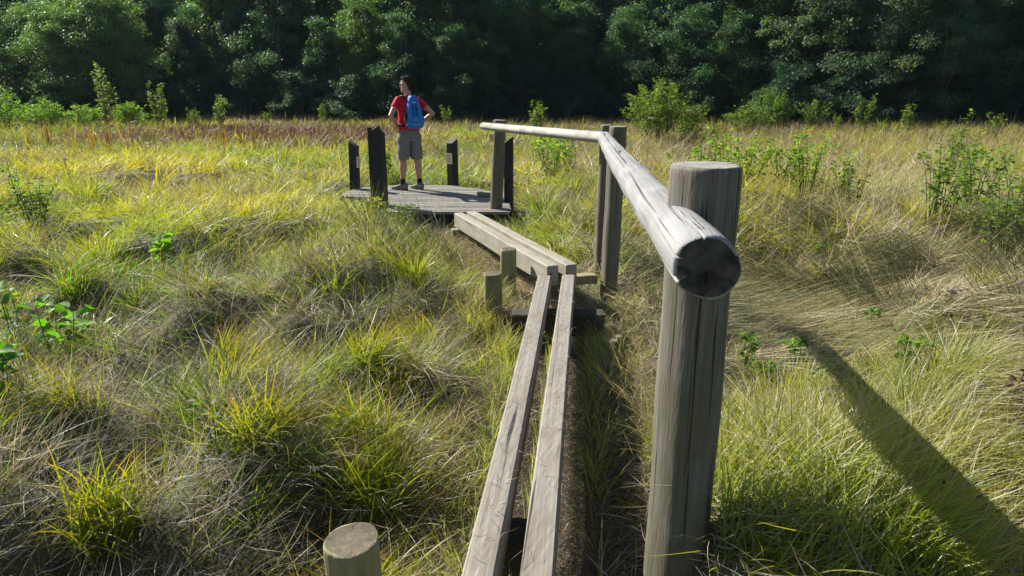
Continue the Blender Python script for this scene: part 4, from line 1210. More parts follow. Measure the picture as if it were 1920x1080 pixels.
# ------------------------------------------------------------------ grass
def blade_arrays(rng, x, y, z, h, az, tilt, curl, wd, col, k, twist=0.4, roll=0.9, zmin=True, tip=None):
    n = len(x)
    s = np.linspace(0, 1, k + 1)[None, :]
    phi = tilt[:, None] + curl[:, None] * s
    a = az[:, None] + (rng.rand(n, 1) - 0.5) * 2 * twist * s
    ds = (h / k)[:, None]
    pm = (phi[:, 1:] + phi[:, :-1]) / 2; am = (a[:, 1:] + a[:, :-1]) / 2
    dx = np.sin(pm) * np.cos(am) * ds; dy = np.sin(pm) * np.sin(am) * ds; dz = np.cos(pm) * ds
    zero = np.zeros((n, 1))
    X = x[:, None] + np.concatenate([zero, np.cumsum(dx, 1)], 1)
    Y = y[:, None] + np.concatenate([zero, np.cumsum(dy, 1)], 1)
    Z = z[:, None] + np.concatenate([zero, np.cumsum(dz, 1)], 1)
    if zmin: Z = np.maximum(Z, (z + 0.012 + 0.04 * rng.rand(n))[:, None] * 1.0 - 0.03 * (s < 0.01))
    ro = (rng.rand(n, 1) - 0.5) * 2 * roll
    cr, sr = np.cos(ro), np.sin(ro)
    sx = -np.sin(a) * cr + np.cos(a) * np.cos(phi) * sr
    sy = np.cos(a) * cr + np.sin(a) * np.cos(phi) * sr
    sz = -np.sin(phi) * sr
    wv = (wd[:, None] * np.clip(1 - s ** 2.2, 0.06, 1) * (0.75 + 0.25 * np.clip(s * 4, 0, 1))) * 0.5
    A = np.stack([X - sx * wv, Y - sy * wv, Z - sz * wv], 2)
    B = np.stack([X + sx * wv, Y + sy * wv, Z + sz * wv], 2)
    V = np.stack([A, B], 2).reshape(n, (k + 1) * 2, 3)
    base = np.arange(n)[:, None, None] * ((k + 1) * 2)
    q = np.arange(k)[None, :, None] * 2
    F = (base + q + np.array([0, 1, 3, 2])[None, None, :]).reshape(-1, 4)
    if tip is None:
        C = np.repeat(col, (k + 1) * 2, 0)
    else:
        q2 = (s ** 1.8)[:, :, None]
        C = np.repeat(col[:, None, :] * (1 - q2) + tip[:, None, :] * q2, 2, axis=1).reshape(-1, 3)
    return V.reshape(-1, 3), F, C

class Sward:
    def __init__(self): self.V, self.F, self.C, self.n = [], [], [], 0
    def add(self, v, f, c):
        self.V.append(v.astype(np.float32)); self.F.append((f + self.n).astype(np.int32)); self.C.append(c.astype(np.float32)); self.n += len(v)
    def build(self, name, mat, lab, cat):
        me = quad_mesh(name, np.concatenate(self.V), np.concatenate(self.F), mat, True, np.concatenate(self.C))
        o = put(name, me)
        tag(o, lab, cat, kind='stuff')
        return o

green, straw, rush = Sward(), Sward(), Sward()
RG = np.random.RandomState(77)

def wedge(rng, n, y0, y1, spread=0.80, pad=1.3):
    """points in the part of the meadow the view takes in, uniform per area"""
    u = rng.rand(n)
    a, b = spread, pad
    # area density ~ (a*y+b); sample by inverse of quadratic
    A0 = a * y0 * y0 / 2 + b * y0; A1 = a * y1 * y1 / 2 + b * y1
    t = A0 + u * (A1 - A0)
    y = (-b + np.sqrt(b * b + 2 * a * t)) / a
    x = (rng.rand(n) * 2 - 1) * (a * y + b)
    return x, y

def area(y0, y1, spread=0.80, pad=1.3):
    return 2 * (spread * (y1 ** 2 - y0 ** 2) / 2 + pad * (y1 - y0))

POSTS = [(0.612, 2.16, 0.14), (0.88, 5.95, 0.1), (0.88, 6.58, 0.09), (-0.2, 9.12, 0.1), (-0.487, 1.8, 0.11), (-0.155, 5.4, 0.09), (-0.035, 6.02, 0.09), (-2.53, 10.98, 0.1), (-1.84, 9.35, 0.13), (-0.985, 11.42, 0.11), (-0.045, 9.72, 0.09)]
def ok(x, y, clear=0.10):
    m = ~deck_in(x, y, -0.02)
    m &= walk_dist(x, y) > clear
    for px, py, r in POSTS: m &= np.hypot(x - px, y - py) > r
    return m

def lodged(x, y):
    """where the grass right of the near post lies flat"""
    return np.exp(-((x - 2.9) / 1.7) ** 4 - ((y - 5.2) / 1.45) ** 4)

def short_near(x, y):
    """grass kept low next to the planks and deck"""
    d = walk_dist(x, y)
    k = np.where(x < 0.3, 0.38, 0.24) + np.where(x < 0.3, 0.62, 0.76) * sstep(0.22, 0.95, d)
    k = np.where(deck_in(x, y, 0.25), np.minimum(k, 0.4), k)
    k = np.where((x > -3.0) & (x < -1.6) & (y > 8.6) & (y < 10.3), np.minimum(k, 0.42), k)
    k = k * (1 - 0.62 * lodged(x, y))
    # trodden strip between planks and handrail
    tr = (x > 0.1) & (x < 0.95) & (y < 6.2)
    return np.where(tr, np.minimum(k, 0.35), k)

def lerp(a, b, t):
    return np.asarray(a)[None, :] * (1 - t[:, None]) + np.asarray(b)[None, :] * t[:, None]

def flow(x, y):
    """direction the flattened grass lies in"""
    return 2 * PI * vnoise(x, y, 2.6, 9) * 1.3 + 1.2 * (vnoise(x, y, 0.7, 10) - 0.5) + np.where(x > 0.9, 0.2, 2.4)

C_GREEN = (0.155, 0.285, 0.022); C_YEL = (0.41, 0.385, 0.028); C_OLIVE = (0.10, 0.12, 0.03)
C_STRAW = (0.58, 0.51, 0.33); C_GREYP = (0.42, 0.36, 0.31); C_BROWN = (0.09, 0.062, 0.04); C_ORANGE = (0.45, 0.20, 0.02)
C_RED = (0.13, 0.055, 0.04); C_TAN = (0.24, 0.185, 0.105); C_RUSH = (0.055, 0.075, 0.024)

def hue(rng, c, amt=0.25):
    n = len(c)
    c = c * (1 + (rng.rand(n, 1) - 0.5) * 2 * amt)
    c[:, 0] *= 1 + (rng.rand(n) - 0.5) * 0.3
    c[:, 2] *= 1 + (rng.rand(n) - 0.5) * 0.3
    return np.clip(c, 0.01, 0.8)

def redness(x, y):
    """the reddish dock patch at the far left"""
    return sstep(17.5, 20, y) * (1 - sstep(28, 30, y)) * sstep(-15, -12, x + 0.0 * y) * (1 - sstep(-4.6, -3.2, x)) * (0.75 + 0.5 * (vnoise(x, y, 1.5, 55) - 0.5))

def greenness(x, y):
    n = vnoise(x, y, 0.9, 20) * 0.45 + vnoise(x, y, 2.2, 21) * 0.5 + vnoise(x, y, 5.5, 22) * 0.35
    base = 0.50 + 0.0 * x
    left = x < 0.6
    base = base + np.where(left, 0.30 * sstep(4.5, 8, y), 0)
    base = base + 0.10 * (left & (y < 5)) + np.where(~left, 0.32 * (1 - sstep(3.2, 3.9, y)) - 0.30 * sstep(3.6, 4.2, y) * (1 - sstep(6.3, 7.1, y)) + 0.24 * sstep(6.6, 7.4, y) * (1 - sstep(11, 15, y)), 0)
    base = base - 0.36 * sstep(15, 20, y) + 0.12 * (1 - left) * sstep(15, 20, y)
    return np.clip(base + (n - 0.65) * 1.3, 0.03, 0.97)

def lushness(x, y):
    """0 in the hollows between mounds, 1 on top of them"""
    lo = 0.12 + 0.45 * sstep(5.5, 8, y)
    return (lo + (1 - lo) * hummock(x, y)) * (1 - 0.7 * sstep(11, 20, y)) + 0.7 * sstep(11, 20, y)

def yellowness(x, y):
    return np.clip(vnoise(x, y, 1.6, 32) * 1.1 + vnoise(x, y, 5, 35) * 0.5 - 0.58 + 0.36 * sstep(4.5, 9, y) * (1 - 0.75 * sstep(13, 19, y)), 0, 1)

ZONES = [(0.35, 3.6, 1.0, 1.0, 7), (3.6, 7.0, 0.75, 1.2, 6), (7.0, 12, 0.42, 1.8, 4), (12, 19, 0.20, 2.9, 3), (19, 32, 0.085, 4.8, 2), (32, 52, 0.030, 8.0, 2)]
for (y0, y1, dens, wf, k) in ZONES:
    A = area(y0, y1)
    near = y1 <= 7
    # --- 1 matted layer of dead and green blades
    n = int(A * 1150 * dens)
    x, y = wedge(RG, n, y0, y1); m = ok(x, y, 0.19); x, y = x[m], y[m]; n = len(x)
    g = greenness(x, y); lu = lushness(x, y)
    sh = short_near(x, y)
    isg = RG.rand(n) < g * (0.35 + 0.6 * lu)
    az = flow(x, y) + RG.normal(size=n) * 1.0
    h = RG.uniform(0.14, 0.46, n) * (0.5 + 0.5 * sh) * (0.7 + 0.3 * lu)
    tilt = RG.uniform(0.6, 1.45, n); curl = RG.uniform(-0.4, 0.7, n)
    wd = RG.uniform(0.0020, 0.0048, n) * wf
    tcol = vnoise(x, y, 1.3, 31)
    dead = lerp(C_GREYP, C_STRAW, np.clip(tcol * 1.8 - 0.55 + (x > 0.8) * 0.35 + (1 - sh) * 0.3 + RG.normal(size=n) * 0.2, 0, 1))
    dead = np.where((RG.rand(n) < 0.25 + 0.45 * (1 - lu) * sh)[:, None], np.array(C_BROWN)[None], dead)
    far_t = sstep(13, 20, y)
    dead = dead * (1 - far_t[:, None]) + np.array(C_TAN) * far_t[:, None]
    rd = redness(x, y)
    dead = np.where((RG.rand(n) < rd)[:, None], np.array(C_RED)[None], dead)
    isg &= RG.rand(n) > rd
    gc = lerp(C_GREEN, C_YEL, yellowness(x, y))
    col = hue(RG, np.where(isg[:, None], gc, dead))
    z = gz(x, y) + RG.uniform(0, 0.12, n) * sh * lu
    for sw, mm in ((green, isg), (straw, ~isg)):
        sw.add(*blade_arrays(RG, x[mm], y[mm], z[mm], h[mm], az[mm], tilt[mm], curl[mm], wd[mm], col[mm], max(2, k - 2), 0.6, 1.3))
    # --- 2 tussocks, each leaning its own way
    nt_ = int(A * 6.0 * (0.35 + 0.65 * dens))
    tx, ty = wedge(RG, nt_, y0, y1); m = ok(tx, ty, 0.26) & (RG.rand(nt_) < 0.12 + 0.88 * lushness(tx, ty)); tx, ty = tx[m], ty[m]; T = len(tx)
    tg = greenness(tx, ty)
    kind = RG.rand(T)
    broad = RG.rand(T) < 0.35
    per = 115 if y0 < 3 else 95 if y0 < 7 else 62 if y0 < 12 else 36 if y0 < 19 else 30
    cnt = np.maximum(8, per * RG.uniform(0.4, 1.6, T) * np.where(broad, 0.6, 1.1)).astype(int)
    ti = np.repeat(np.arange(T), cnt); n = len(ti)
    rad = RG.uniform(0.03, 0.15, T) * (1 if y0 < 12 else 1.8)
    ra = RG.rand(n) * 2 * PI; rr = np.sqrt(RG.rand(n)) * rad[ti]
    x = tx[ti] + rr * np.cos(ra); y = ty[ti] + rr * np.sin(ra)
    hh = np.exp(RG.normal(-1.05, 0.30, T)) * (0.8 + 0.4 * vnoise(tx, ty, 2.3, 33)) * (1 - 0.15 * sstep(6, 12, ty))
    hh = np.clip(hh, 0.16, 0.62)
    h = hh[ti] * RG.uniform(0.5, 1.15, n) * short_near(x, y)
    wind = RG.rand(T) * 2 * PI
    wk = (RG.uniform(0.0, 1.1, T) * (1 - 0.5 * sstep(8, 14, ty)))[ti]
    vx = np.cos(ra) + wk * np.cos(wind[ti]); vy = np.sin(ra) + wk * np.sin(wind[ti])
    az = np.arctan2(vy, vx) + RG.normal(size=n) * 0.4
    flat = (0.45 + 0.55 * (1 - sstep(8, 16, y)))
    tilt = (0.08 + rr / rad[ti] * 0.5 + wk * 0.22) * flat + RG.rand(n) * 0.15; curl = RG.uniform(0.2, 1.5, n) * np.where(kind < tg, 0.9, 1.5)[ti] * flat
    wd = RG.uniform(0.0026, 0.0054, n) * wf * np.where(broad, 1.9, 1.0)[ti]
    gt = (kind < tg)[ti]
    shade = np.clip(yellowness(tx, ty) + RG.normal(size=T) * 0.25, 0, 1)[ti]
    gc = lerp(C_GREEN, C_YEL, shade)
    dark = (RG.rand(T) < 0.22)[ti]
    gc = np.where(dark[:, None], gc * np.array([0.6, 0.7, 0.7])[None], gc)
    tipc = np.where((RG.rand(n) < 0.15 + 0.45 * shade)[:, None], lerp(C_YEL, C_ORANGE, RG.rand(n)), gc * 1.15)
    tipc = np.where((RG.rand(n) < 0.25)[:, None], np.array(C_STRAW)[None], tipc)
    dd = np.clip(RG.normal(0.3, 0.35, T) + (tx > 0.8) * 0.35, 0, 1)[ti]
    dc = lerp(C_GREYP, C_STRAW, dd)
    dc = np.where((RG.rand(n) < 0.3)[:, None], np.array(C_BROWN)[None] * 1.3, dc)
    far_t = sstep(13, 20, y)
    dc = dc * (1 - far_t[:, None]) + np.array(C_TAN) * far_t[:, None]
    rd = redness(x, y)
    dc = np.where((RG.rand(n) < rd)[:, None], np.array(C_RED)[None], dc)
    isg = gt ^ (RG.rand(n) < 0.14)
    isg &= RG.rand(n) > rd * 0.9
    hz_ = hue(RG, np.ones((n, 3)))
    col = np.where(isg[:, None], gc, dc) * hz_; tip = np.where(isg[:, None], tipc, dc * 1.15) * hz_
    z = gz(x, y)
    mm0 = ok(x, y, 0.2)
    for sw, mm in ((green, isg & mm0), (straw, ~isg & mm0)):
        sw.add(*blade_arrays(RG, x[mm], y[mm], z[mm], h[mm], az[mm], tilt[mm], curl[mm], wd[mm], col[mm], k, 0.7, 0.9, tip=tip[mm]))
    # --- 3 loose upright blades and fine pale seeding stalks
    n = int(A * 330 * dens)
    x, y = wedge(RG, n, y0, y1); m = ok(x, y, 0.22); x, y = x[m], y[m]; n = len(x)
    lu = lushness(x, y)
    sh = short_near(x, y) * (0.5 + 0.5 * lu)
    dry = RG.rand(n) > greenness(x, y) * 0.8
    h = RG.uniform(0.25, 0.70, n) * sh * (1 + 0.6 * (x > 1) * sstep(6.2, 7.6, y) * (1 - sstep(18, 24, y)))
    az = RG.rand(n) * 2 * PI
    tilt = RG.uniform(0.05, 0.9, n); curl = RG.uniform(0.0, 1.2, n)
    wd = RG.uniform(0.0012, 0.0030, n) * wf
    dc = lerp((0.36, 0.28, 0.23), (0.60, 0.53, 0.38), RG.rand(n))
    far_t = sstep(13, 20, y)
    dc = dc * (1 - far_t[:, None]) + np.array(C_TAN) * far_t[:, None] * 1.2
    gc = lerp(C_OLIVE, C_YEL, np.clip(RG.rand(n) * 0.7 + 0.6 * yellowness(x, y), 0, 1))
    rd = redness(x, y); dry = dry | (RG.rand(n) < rd)
    dc = np.where((RG.rand(n) < rd)[:, None], np.array(C_RED)[None], dc)
    col = hue(RG, np.where(dry[:, None], dc, gc))
    z = gz(x, y)
    for sw, mm in ((green, ~dry), (straw, dry)):
        sw.add(*blade_arrays(RG, x[mm], y[mm], z[mm], h[mm], az[mm], tilt[mm], curl[mm], wd[mm], col[mm], k, 0.8, 0.9))

# --- bold sedge tufts with broad bright blades, and mops of pale dead grass
def tufts(y0, y1, per_m2, n_bl, wf, cols, tips, h0, h1, w0, w1, mop, sw, side=None):
    nt_ = int(area(y0, y1) * per_m2)
    tx, ty = wedge(RG, nt_, y0, y1); m = ok(tx, ty, 0.42) & (RG.rand(nt_) < 0.2 + 0.8 * hummock(tx, ty))
    if side is not None: m &= side(tx, ty)
    tx, ty = tx[m], ty[m]; T = len(tx)
    cnt = (n_bl * RG.uniform(0.5, 1.5, T)).astype(int)
    ti = np.repeat(np.arange(T), cnt); n = len(ti)
    rad = RG.uniform(0.10, 0.30, T) if mop else RG.uniform(0.05, 0.16, T)
    ra = RG.rand(n) * 2 * PI; rr = np.sqrt(RG.rand(n)) * rad[ti]
    x = tx[ti] + rr * np.cos(ra); y = ty[ti] + rr * np.sin(ra)
    lean = RG.rand(T) * 2 * PI
    az = np.arctan2(np.sin(ra) + 0.8 * np.sin(lean[ti]), np.cos(ra) + 0.8 * np.cos(lean[ti])) + RG.normal(size=n) * (0.6 if mop else 0.35)
    hh = RG.uniform(h0, h1, T)[ti] * RG.uniform(0.45, 1.1, n) * short_near(x, y)
    z = gz(x, y)
    if mop:
        z = z + 0.24 * (1 - (rr / rad[ti]) ** 2) * (hh / h1) * RG.rand(n) ** 0.5
        tilt = RG.uniform(0.2, 1.3, n); curl = RG.uniform(0.2, 1.3, n)
    else:
        tilt = 0.05 + rr / rad[ti] * 0.45 + RG.rand(n) * 0.12; curl = RG.uniform(0.25, 1.25, n)
    tone = RG.rand(T)[ti]
    c = lerp(cols[0], cols[1], np.clip(tone + RG.normal(size=n) * 0.15, 0, 1))
    t = np.where((RG.rand(n) < 0.45)[:, None], lerp(tips[0], tips[1], RG.rand(n)), c * 1.1)
    hz_ = hue(RG, np.ones((n, 3)))
    m2 = ok(x, y, 0.24)
    sw.add(*blade_arrays(RG, x[m2], y[m2], z[m2], hh[m2], az[m2], tilt[m2], curl[m2], (RG.uniform(w0, w1, n) * wf)[m2], (c * hz_)[m2], 7, 0.8, 0.8, tip=(t * hz_)[m2]))
LIME = (0.20, 0.31, 0.025)
for (y0, y1, wf, f) in ((0.5, 3.4, 1.0, 1.0), (3.4, 6.5, 1.1, 0.9), (6.5, 11, 1.3, 0.5)):
    tufts(y0, y1, 3.4 if y0 < 6 else 0.8, int(110 * f), wf, (C_GREEN, LIME if y0 < 3 else C_YEL), (C_YEL, C_ORANGE), 0.28, 0.56, 0.0045, 0.0085, False, green)
    tufts(y0, y1, 0.9, int(80 * f), wf, (C_STRAW, C_BROWN), (C_ORANGE, C_STRAW), 0.26, 0.5, 0.004, 0.0075, False, straw)
    tufts(y0, y1, 1.2 if y0 < 6 else 0.5, int(230 * f), wf, (C_GREYP, C_STRAW), ((0.5, 0.44, 0.38), C_STRAW), 0.28, 0.46, 0.0018, 0.0034, True, straw, (lambda x, y: x < 0.3) if y0 < 6 else None)
def patch(cx, cy, rx, ry, n, h0, h1, w0, w1, c0, c1, t0, t1, lean):
    a = RG.rand(n) * 2 * PI; r = np.sqrt(RG.rand(n))
    x = cx + rx * r * np.cos(a); y = cy + ry * r * np.sin(a)
    m = ok(x, y, 0.3); x, y = x[m], y[m]; n = len(x)
    c = lerp(c0, c1, RG.rand(n)); t = lerp(t0, t1, RG.rand(n)); hz_ = hue(RG, np.ones((n, 3)))
    green.add(*blade_arrays(RG, x, y, gz(x, y), RG.uniform(h0, h1, n), lean + RG.normal(size=n) * 0.9, RG.uniform(0.05, 0.6, n), RG.uniform(0.3, 1.3, n), RG.uniform(w0, w1, n), c * hz_, 7, 0.6, 0.8, tip=t * hz_))
# long lush grass on the hump right of the near post, and round it
patch(1.15, 2.2, 0.5, 0.45, 1500, 0.22, 0.42, 0.004, 0.0075, C_GREEN, (0.24, 0.32, 0.03), C_YEL, C_STRAW, 0.3)
patch(1.9, 2.4, 0.8, 0.6, 1300, 0.25, 0.5, 0.0035, 0.007, C_GREEN, C_YEL, C_YEL, C_STRAW, 0.2)
# greyish dead mats at the lower left
for i in range(18):
    cx, cy = RG.uniform(-2.6, -1.2), RG.uniform(1.7, 3.4)
    n = 130
    a = RG.rand(n) * 2 * PI; r = np.sqrt(RG.rand(n)) * 0.24
    x = cx + r * np.cos(a); y = cy + r * np.sin(a)
    hz_ = hue(RG, np.ones((n, 3)))
    straw.add(*blade_arrays(RG, x, y, gz(x, y) + 0.16 * (1 - (r / 0.24) ** 2), RG.uniform(0.15, 0.38, n), RG.rand() * 6.28 + RG.normal(size=n) * 1.1, RG.uniform(0.3, 1.3, n), RG.uniform(0.0, 1.2, n), RG.uniform(0.0018, 0.0036, n), lerp((0.46, 0.41, 0.37), (0.62, 0.58, 0.53), RG.rand(n)) * hz_, 6, 1.0, 1.2))
# rank tufts that break up the ground right of the handrail
for i in range(16):
    patch(RG.uniform(1.6, 3.0), RG.uniform(2.4, 4.2), 0.14, 0.12, 130, 0.30, 0.62, 0.0035, 0.007, C_GREEN, LIME if i % 2 else C_STRAW, C_YEL, C_STRAW, RG.rand() * 6.28)
# bold green tufts in the left foreground
for px_, py_ in ((-0.75, 3.25), (-1.25, 3.0), (-0.62, 2.75), (-1.55, 3.55), (-1.0, 4.3), (-2.0, 4.4), (-1.7, 2.45), (-0.7, 5.0), (-2.3, 3.3), (-0.6, 2.1)):
    patch(px_, py_, 0.13, 0.12, 230, 0.26, 0.55, 0.005, 0.0095, C_GREEN, LIME, C_YEL, C_ORANGE, RG.rand() * 6.28)
# a few blades growing up between the planks
n = 420
t = RG.rand(n)
x = -0.015 + (t * 3.4) * 0.107 + RG.normal(size=n) * 0.015; y = 1.81 + t * 3.4
green.add(*blade_arrays(RG, x, y, gz(x, y), RG.uniform(0.10, 0.36, n), RG.rand(n) * 6.28, RG.uniform(0.0, 0.15, n), RG.uniform(0.0, 0.3, n), RG.uniform(0.002, 0.004, n), hue(RG, lerp(C_GREEN, C_STRAW, RG.rand(n))), 5, 0.3, 0.9))
# short grass crowding both sides of the planks
for i in range(44):
    cy = 0.9 + 4.3 * (i // 2) / 22
    cx = (cy - 1.81) * 0.107 - 0.015 + (0.27 if i % 2 else -0.27) + RG.normal() * 0.02
    n = int(RG.uniform(30, 110))
    x = cx + RG.normal(size=n) * 0.035; y = cy + RG.normal(size=n) * 0.11
    m = ok(x, y, 0.20); x, y = x[m], y[m]; n = len(x)
    c = lerp(C_GREEN, C_STRAW, np.clip(RG.normal(0.45, 0.35, n), 0, 1)); hz_ = hue(RG, np.ones((n, 3)))
    green.add(*blade_arrays(RG, x, y, gz(x, y), RG.uniform(0.14, 0.40, n), RG.rand(n) * 6.28, RG.uniform(0.05, 0.8, n), RG.uniform(0.1, 1.0, n), RG.uniform(0.0024, 0.005, n), c * hz_, 6, 0.6, 0.9))
# stalks leaning over the trodden strip from the handrail side
for i in range(14):
    cx, cy = RG.uniform(0.72, 1.0), 2.5 + 0.19 * i
    n = 46
    x = cx + RG.normal(size=n) * 0.07; y = cy + RG.normal(size=n) * 0.12
    m = ok(x, y, 0.3); x, y = x[m], y[m]; n = len(x)
    straw.add(*blade_arrays(RG, x, y, gz(x, y), RG.uniform(0.2, 0.48, n), PI + RG.normal(size=n) * 0.7, RG.uniform(0.15, 0.9, n), RG.uniform(0.1, 0.8, n), RG.uniform(0.0022, 0.0042, n), hue(RG, lerp(C_STRAW, (0.30, 0.28, 0.05), RG.rand(n))), 6, 0.5, 1.0))
for cx, cy in ((-0.30, 5.22), (-0.12, 5.20), (-0.30, 5.45), (-0.12, 5.82), (-0.2, 5.9)):
    patch(cx, cy, 0.10, 0.10, 90, 0.22, 0.40, 0.0025, 0.0045, C_STRAW, C_GREEN, C_STRAW, C_YEL, RG.rand() * 6.28)
patch(-0.06, 4.80, 0.16, 0.12, 150, 0.25, 0.42, 0.003, 0.005, C_GREEN, C_STRAW, C_STRAW, C_YEL, 0.2)
patch(0.72, 4.78, 0.14, 0.12, 150, 0.25, 0.42, 0.003, 0.005, C_GREEN, C_STRAW, C_STRAW, C_YEL, 2.8)
patch(1.0, 3.0, 0.35, 0.4, 700, 0.25, 0.45, 0.004, 0.007, C_GREEN, (0.2, 0.3, 0.03), C_YEL, C_STRAW, 0.0)
# grass leaning over the plank edges and round the crosspieces
for cx, cy, n in ((-0.42, 2.3, 160), (-0.35, 3.0, 220), (-0.25, 3.7, 220), (-0.15, 4.5, 260), (-0.05, 4.75, 160), (0.78, 4.7, 160), (0.85, 5.3, 140), (-0.3, 5.2, 160), (0.1, 6.35, 200), (-0.2, 7.0, 200), (-0.55, 7.5, 200), (0.55, 6.9, 200), (0.2, 7.7, 200), (-0.75, 8.6, 120), (0.45, 8.5, 260), (-0.2, 5.1, 160), (-0.28, 5.6, 160), (-0.2, 6.0, 160), (-0.35, 6.6, 180), (-0.5, 7.1, 180), (-0.85, 7.9, 160), (0.1, 5.1, 120)):
    patch(cx, cy, 0.22, 0.35, n, 0.10, 0.30, 0.003, 0.005, C_GREEN, C_YEL, C_STRAW, C_YEL, RG.rand() * 6.28)

# --- 4 soft rushes: long dark wiry stems, many lodged by the wind
def rushes(cx, cy, n, rad, h0, h1, az, spread, t0, t1, c=C_RUSH, wf=1.0):
    a = RG.rand(n) * 2 * PI; r = np.sqrt(RG.rand(n)) * rad
    x = cx + r * np.cos(a); y = cy + r * np.sin(a)
    m = ok(x, y, 0.3); x, y = x[m], y[m]; n = len(x)
    col = hue(RG, lerp(c, C_STRAW, np.where(RG.rand(n) < 0.12, 0.7, RG.rand(n) * 0.12)))
    (rush if sum(c) < 0.4 else straw).add(*blade_arrays(RG, x, y, gz(x, y), RG.uniform(h0, h1, n), az + RG.normal(size=n) * spread, RG.uniform(t0, t1, n), RG.uniform(0.05, 0.65, n), RG.uniform(0.0022, 0.0038, n) * wf, col, 6, 0.25, 1.5))
for i in range(26):         # right: swept mat of rushes
    rushes(RG.uniform(1.5, 6.6), RG.uniform(6.5, 7.9), 120, 0.30, 0.6, 1.05, PI * 0.97 + RG.normal() * 0.3, 0.25, 0.7, 1.35, wf=1.3)
for i in range(10):
    rushes(RG.uniform(3.0, 6.0), RG.uniform(4.2, 6.4), 90, 0.22, 0.7, 1.15, PI * 0.9 + RG.normal() * 0.3, 0.2, 0.25, 0.8, wf=1.3)
for i in range(100):         # pale lodged straw right of the near post
    cx, cy = RG.uniform(1.2, 4.6), RG.uniform(3.6, 6.9)
    rushes(cx, cy, 130, 0.35, 0.5, 1.0, -0.35 + 0.3 * (cy - 4.4) + RG.normal() * 0.3, 0.28, 1.05, 1.5, c=[(0.46, 0.42, 0.28), (0.40, 0.38, 0.22), (0.22, 0.24, 0.08)][i % 3], wf=1.25)
for cx, cy in ((-0.75, 7.3), (-1.05, 6.7), (-0.95, 7.9), (-1.35, 7.2), (-0.55, 6.6), (-1.6, 7.9), (-0.8, 6.2), (-1.2, 5.9)):   # tussock in front of the deck
    rushes(cx, cy, 95, 0.26, 0.45, 0.85, PI * 0.85 + RG.normal() * 0.4, 0.5, 0.25, 1.0, wf=1.5)
for i in range(16):
    rushes(RG.uniform(-4.2, -0.7), RG.uniform(2.6, 6.2), 40, 0.25, 0.5, 0.9, RG.rand() * 6.28, 0.6, 0.3, 1.2, wf=1.1)
for i in range(60):         # single tall stems
    x = RG.uniform(1.0, 4.5) if i % 3 else RG.uniform(-4, -0.9)
    rushes(x, RG.uniform(2.6, 6.5), 2, 0.1, 0.6, 1.0, RG.rand() * 6.28, 0.5, 0.05, 0.35)
# trodden litter of cut straw beside and under the planks
n = 42000
t = RG.rand(n)
x = np.where(RG.rand(n) < 0.7, -0.1 + 0.43 * t * 1.0, 0.0) + RG.normal(size=n) * 0.40 + 0.12; y = 0.6 + 5.2 * t
m = ok(x, y, 0.02); x, y = x[m], y[m]; n = len(x)
straw.add(*blade_arrays(RG, x, y, gz(x, y) + RG.uniform(0.0, 0.05, n), RG.uniform(0.06, 0.22, n), RG.rand(n) * 6.28, RG.uniform(1.2, 1.6, n), RG.uniform(-0.1, 0.3, n), RG.uniform(0.0015, 0.0032, n), hue(RG, lerp(np.array(C_GREYP) * 0.8, C_BROWN, 0.3 + 0.7 * RG.rand(n))), 3, 0.8, 1.5))
n = 16000
t = RG.rand(n)
x = 0.42 - 1.05 * t + RG.normal(size=n) * 0.30 - 0.05; y = 5.4 + 3.2 * t + RG.normal(size=n) * 0.15
m = ok(x, y, 0.0); x, y = x[m], y[m]; n = len(x)
straw.add(*blade_arrays(RG, x, y, gz(x, y) + RG.uniform(0.0, 0.07, n), RG.uniform(0.06, 0.26, n), RG.rand(n) * 6.28, RG.uniform(0.7, 1.6, n), RG.uniform(-0.1, 0.4, n), RG.uniform(0.002, 0.004, n), hue(RG, lerp(C_STRAW, C_BROWN, RG.rand(n))), 3, 0.8, 1.5))
# wisps of straw dropped on the planks and the deck
n = 130
t = RG.rand(n); sd = np.where(RG.rand(n) < 0.5, -0.097, 0.097)
x = -0.015 + (t * 3.4) * 0.107 + sd + RG.normal(size=n) * 0.035; y = 1.81 + t * 3.4
straw.add(*blade_arrays(RG, x, y, np.full(n, 0.414), RG.uniform(0.03, 0.12, n), RG.rand(n) * 6.28, np.full(n, 1.54), RG.uniform(-0.03, 0.05, n), RG.uniform(0.0016, 0.003, n), hue(RG, lerp(C_STRAW, C_BROWN, RG.rand(n))), 3, 0.9, 0.3))
n = 160
x = RG.uniform(-2.2, -0.3, n); y = RG.uniform(9.0, 11.0, n)
straw.add(*blade_arrays(RG, x, y, np.full(n, 0.33), RG.uniform(0.05, 0.16, n), RG.rand(n) * 6.28, np.full(n, 1.53), RG.uniform(-0.03, 0.04, n), RG.uniform(0.004, 0.007, n), hue(RG, lerp(C_STRAW, C_BROWN, RG.rand(n))), 3, 0.9, 0.3))

green.build('meadow_grass', M_BLADE, 'green and yellow meadow grass growing in tussocks', 'grass')
straw.build('dry_grass', M_STRAW, 'dead straw coloured grass lying matted over the meadow', 'grass')
rush.build('rush_stems', M_RUSH, 'long dark wiry rush stems swept over by wind', 'rushes')

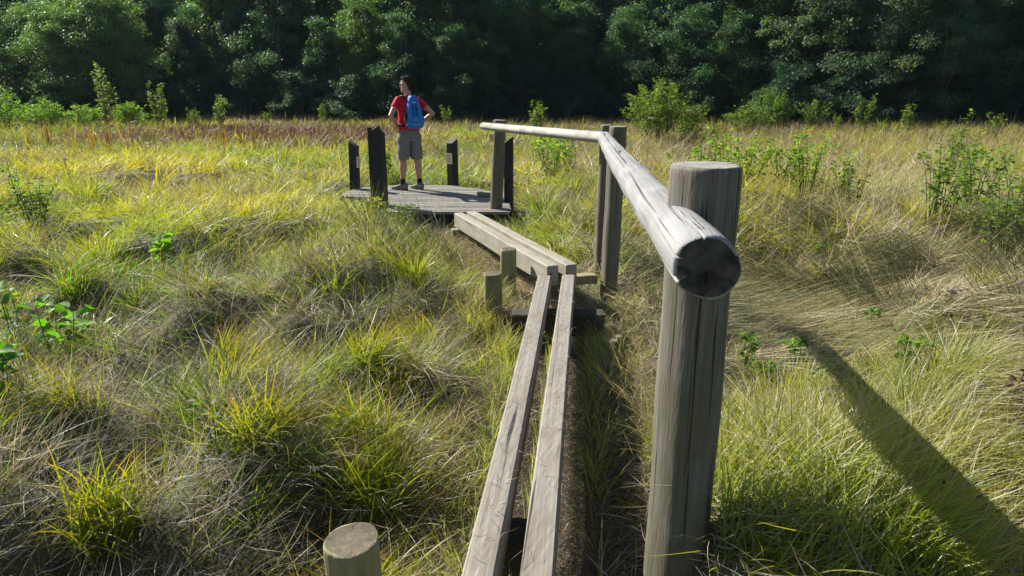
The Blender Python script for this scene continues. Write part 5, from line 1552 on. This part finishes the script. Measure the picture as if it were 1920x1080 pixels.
# ---- iris fans with orange blades, far left
def iris_mesh(seed, c0, c1):
    rng = np.random.RandomState(seed)
    n = 8
    v, f, c = blade_arrays(rng, rng.normal(size=n) * 0.04, rng.normal(size=n) * 0.04, np.zeros(n), rng.uniform(0.55, 0.95, n), rng.rand(n) * 6.28, rng.uniform(0.02, 0.16, n), rng.uniform(0, 0.2, n), rng.uniform(0.02, 0.035, n), hue(rng, lerp(c0, c1, rng.rand(n))), 5, 0.2, 1.5, False)
    return quad_mesh('iris_clump', v, f, M_BLADE, True, c)
ir = [iris_mesh(1, (0.20, 0.19, 0.03), (0.22, 0.15, 0.03)), iris_mesh(2, (0.26, 0.15, 0.03), (0.20, 0.08, 0.03)), iris_mesh(3, (0.16, 0.09, 0.045), (0.12, 0.07, 0.04))]
for i, (px, y, k) in enumerate(((402, 17, 0), (430, 17, 1), (456, 18, 2), (480, 17.5, 2), (562, 17, 0), (627, 18, 2), (60, 18, 0), (95, 18.5, 2), (137, 18, 0), (178, 18, 1), (210, 17, 2), (245, 18, 0), (575, 18, 2))):
    x = px_x(px, y)
    o = put('iris_clump', ir[k], None, Matrix.Translation((x, y, float(gz(x, y)))) @ Matrix.Rotation(i * 0.9, 4, 'Z') @ Matrix.Scale(1.0 + 0.1 * (i % 3), 4))
    tag(o, '%s iris blades, %s clump from the left across the far meadow' % (['yellow', 'orange', 'brown'][k], ORD[sorted([402, 430, 456, 480, 562, 627, 60, 95, 137, 178, 210, 245, 575]).index(px)]), 'iris', 'iris clumps in the far left meadow')
print('blades verts', green.n, straw.n, rush.n)

# ------------------------------------------------------------------ thin blue air between here and the wood
def haze():
    g = Geo(); g.box((-130, -70, -1.8), (130, 130, 14.5))
    m = bpy.data.materials.new('haze'); m.use_nodes = True
    t = m.node_tree; t.nodes.remove(t.nodes['Principled BSDF'])
    v = t.nodes.new('ShaderNodeVolumePrincipled')
    v.inputs['Color'].default_value = (0.55, 0.78, 1.0, 1)
    v.inputs['Density'].default_value = 0.00015
    v.inputs['Anisotropy'].default_value = 0.2
    t.links.new(v.outputs[0], t.nodes['Material Output'].inputs['Volume'])
    o = put('haze', g.mesh('haze', m, False))
    tag(o, 'thin bluish air softening the far wood', 'haze', kind='stuff')
haze()
sc.cycles.volume_bounces = 0
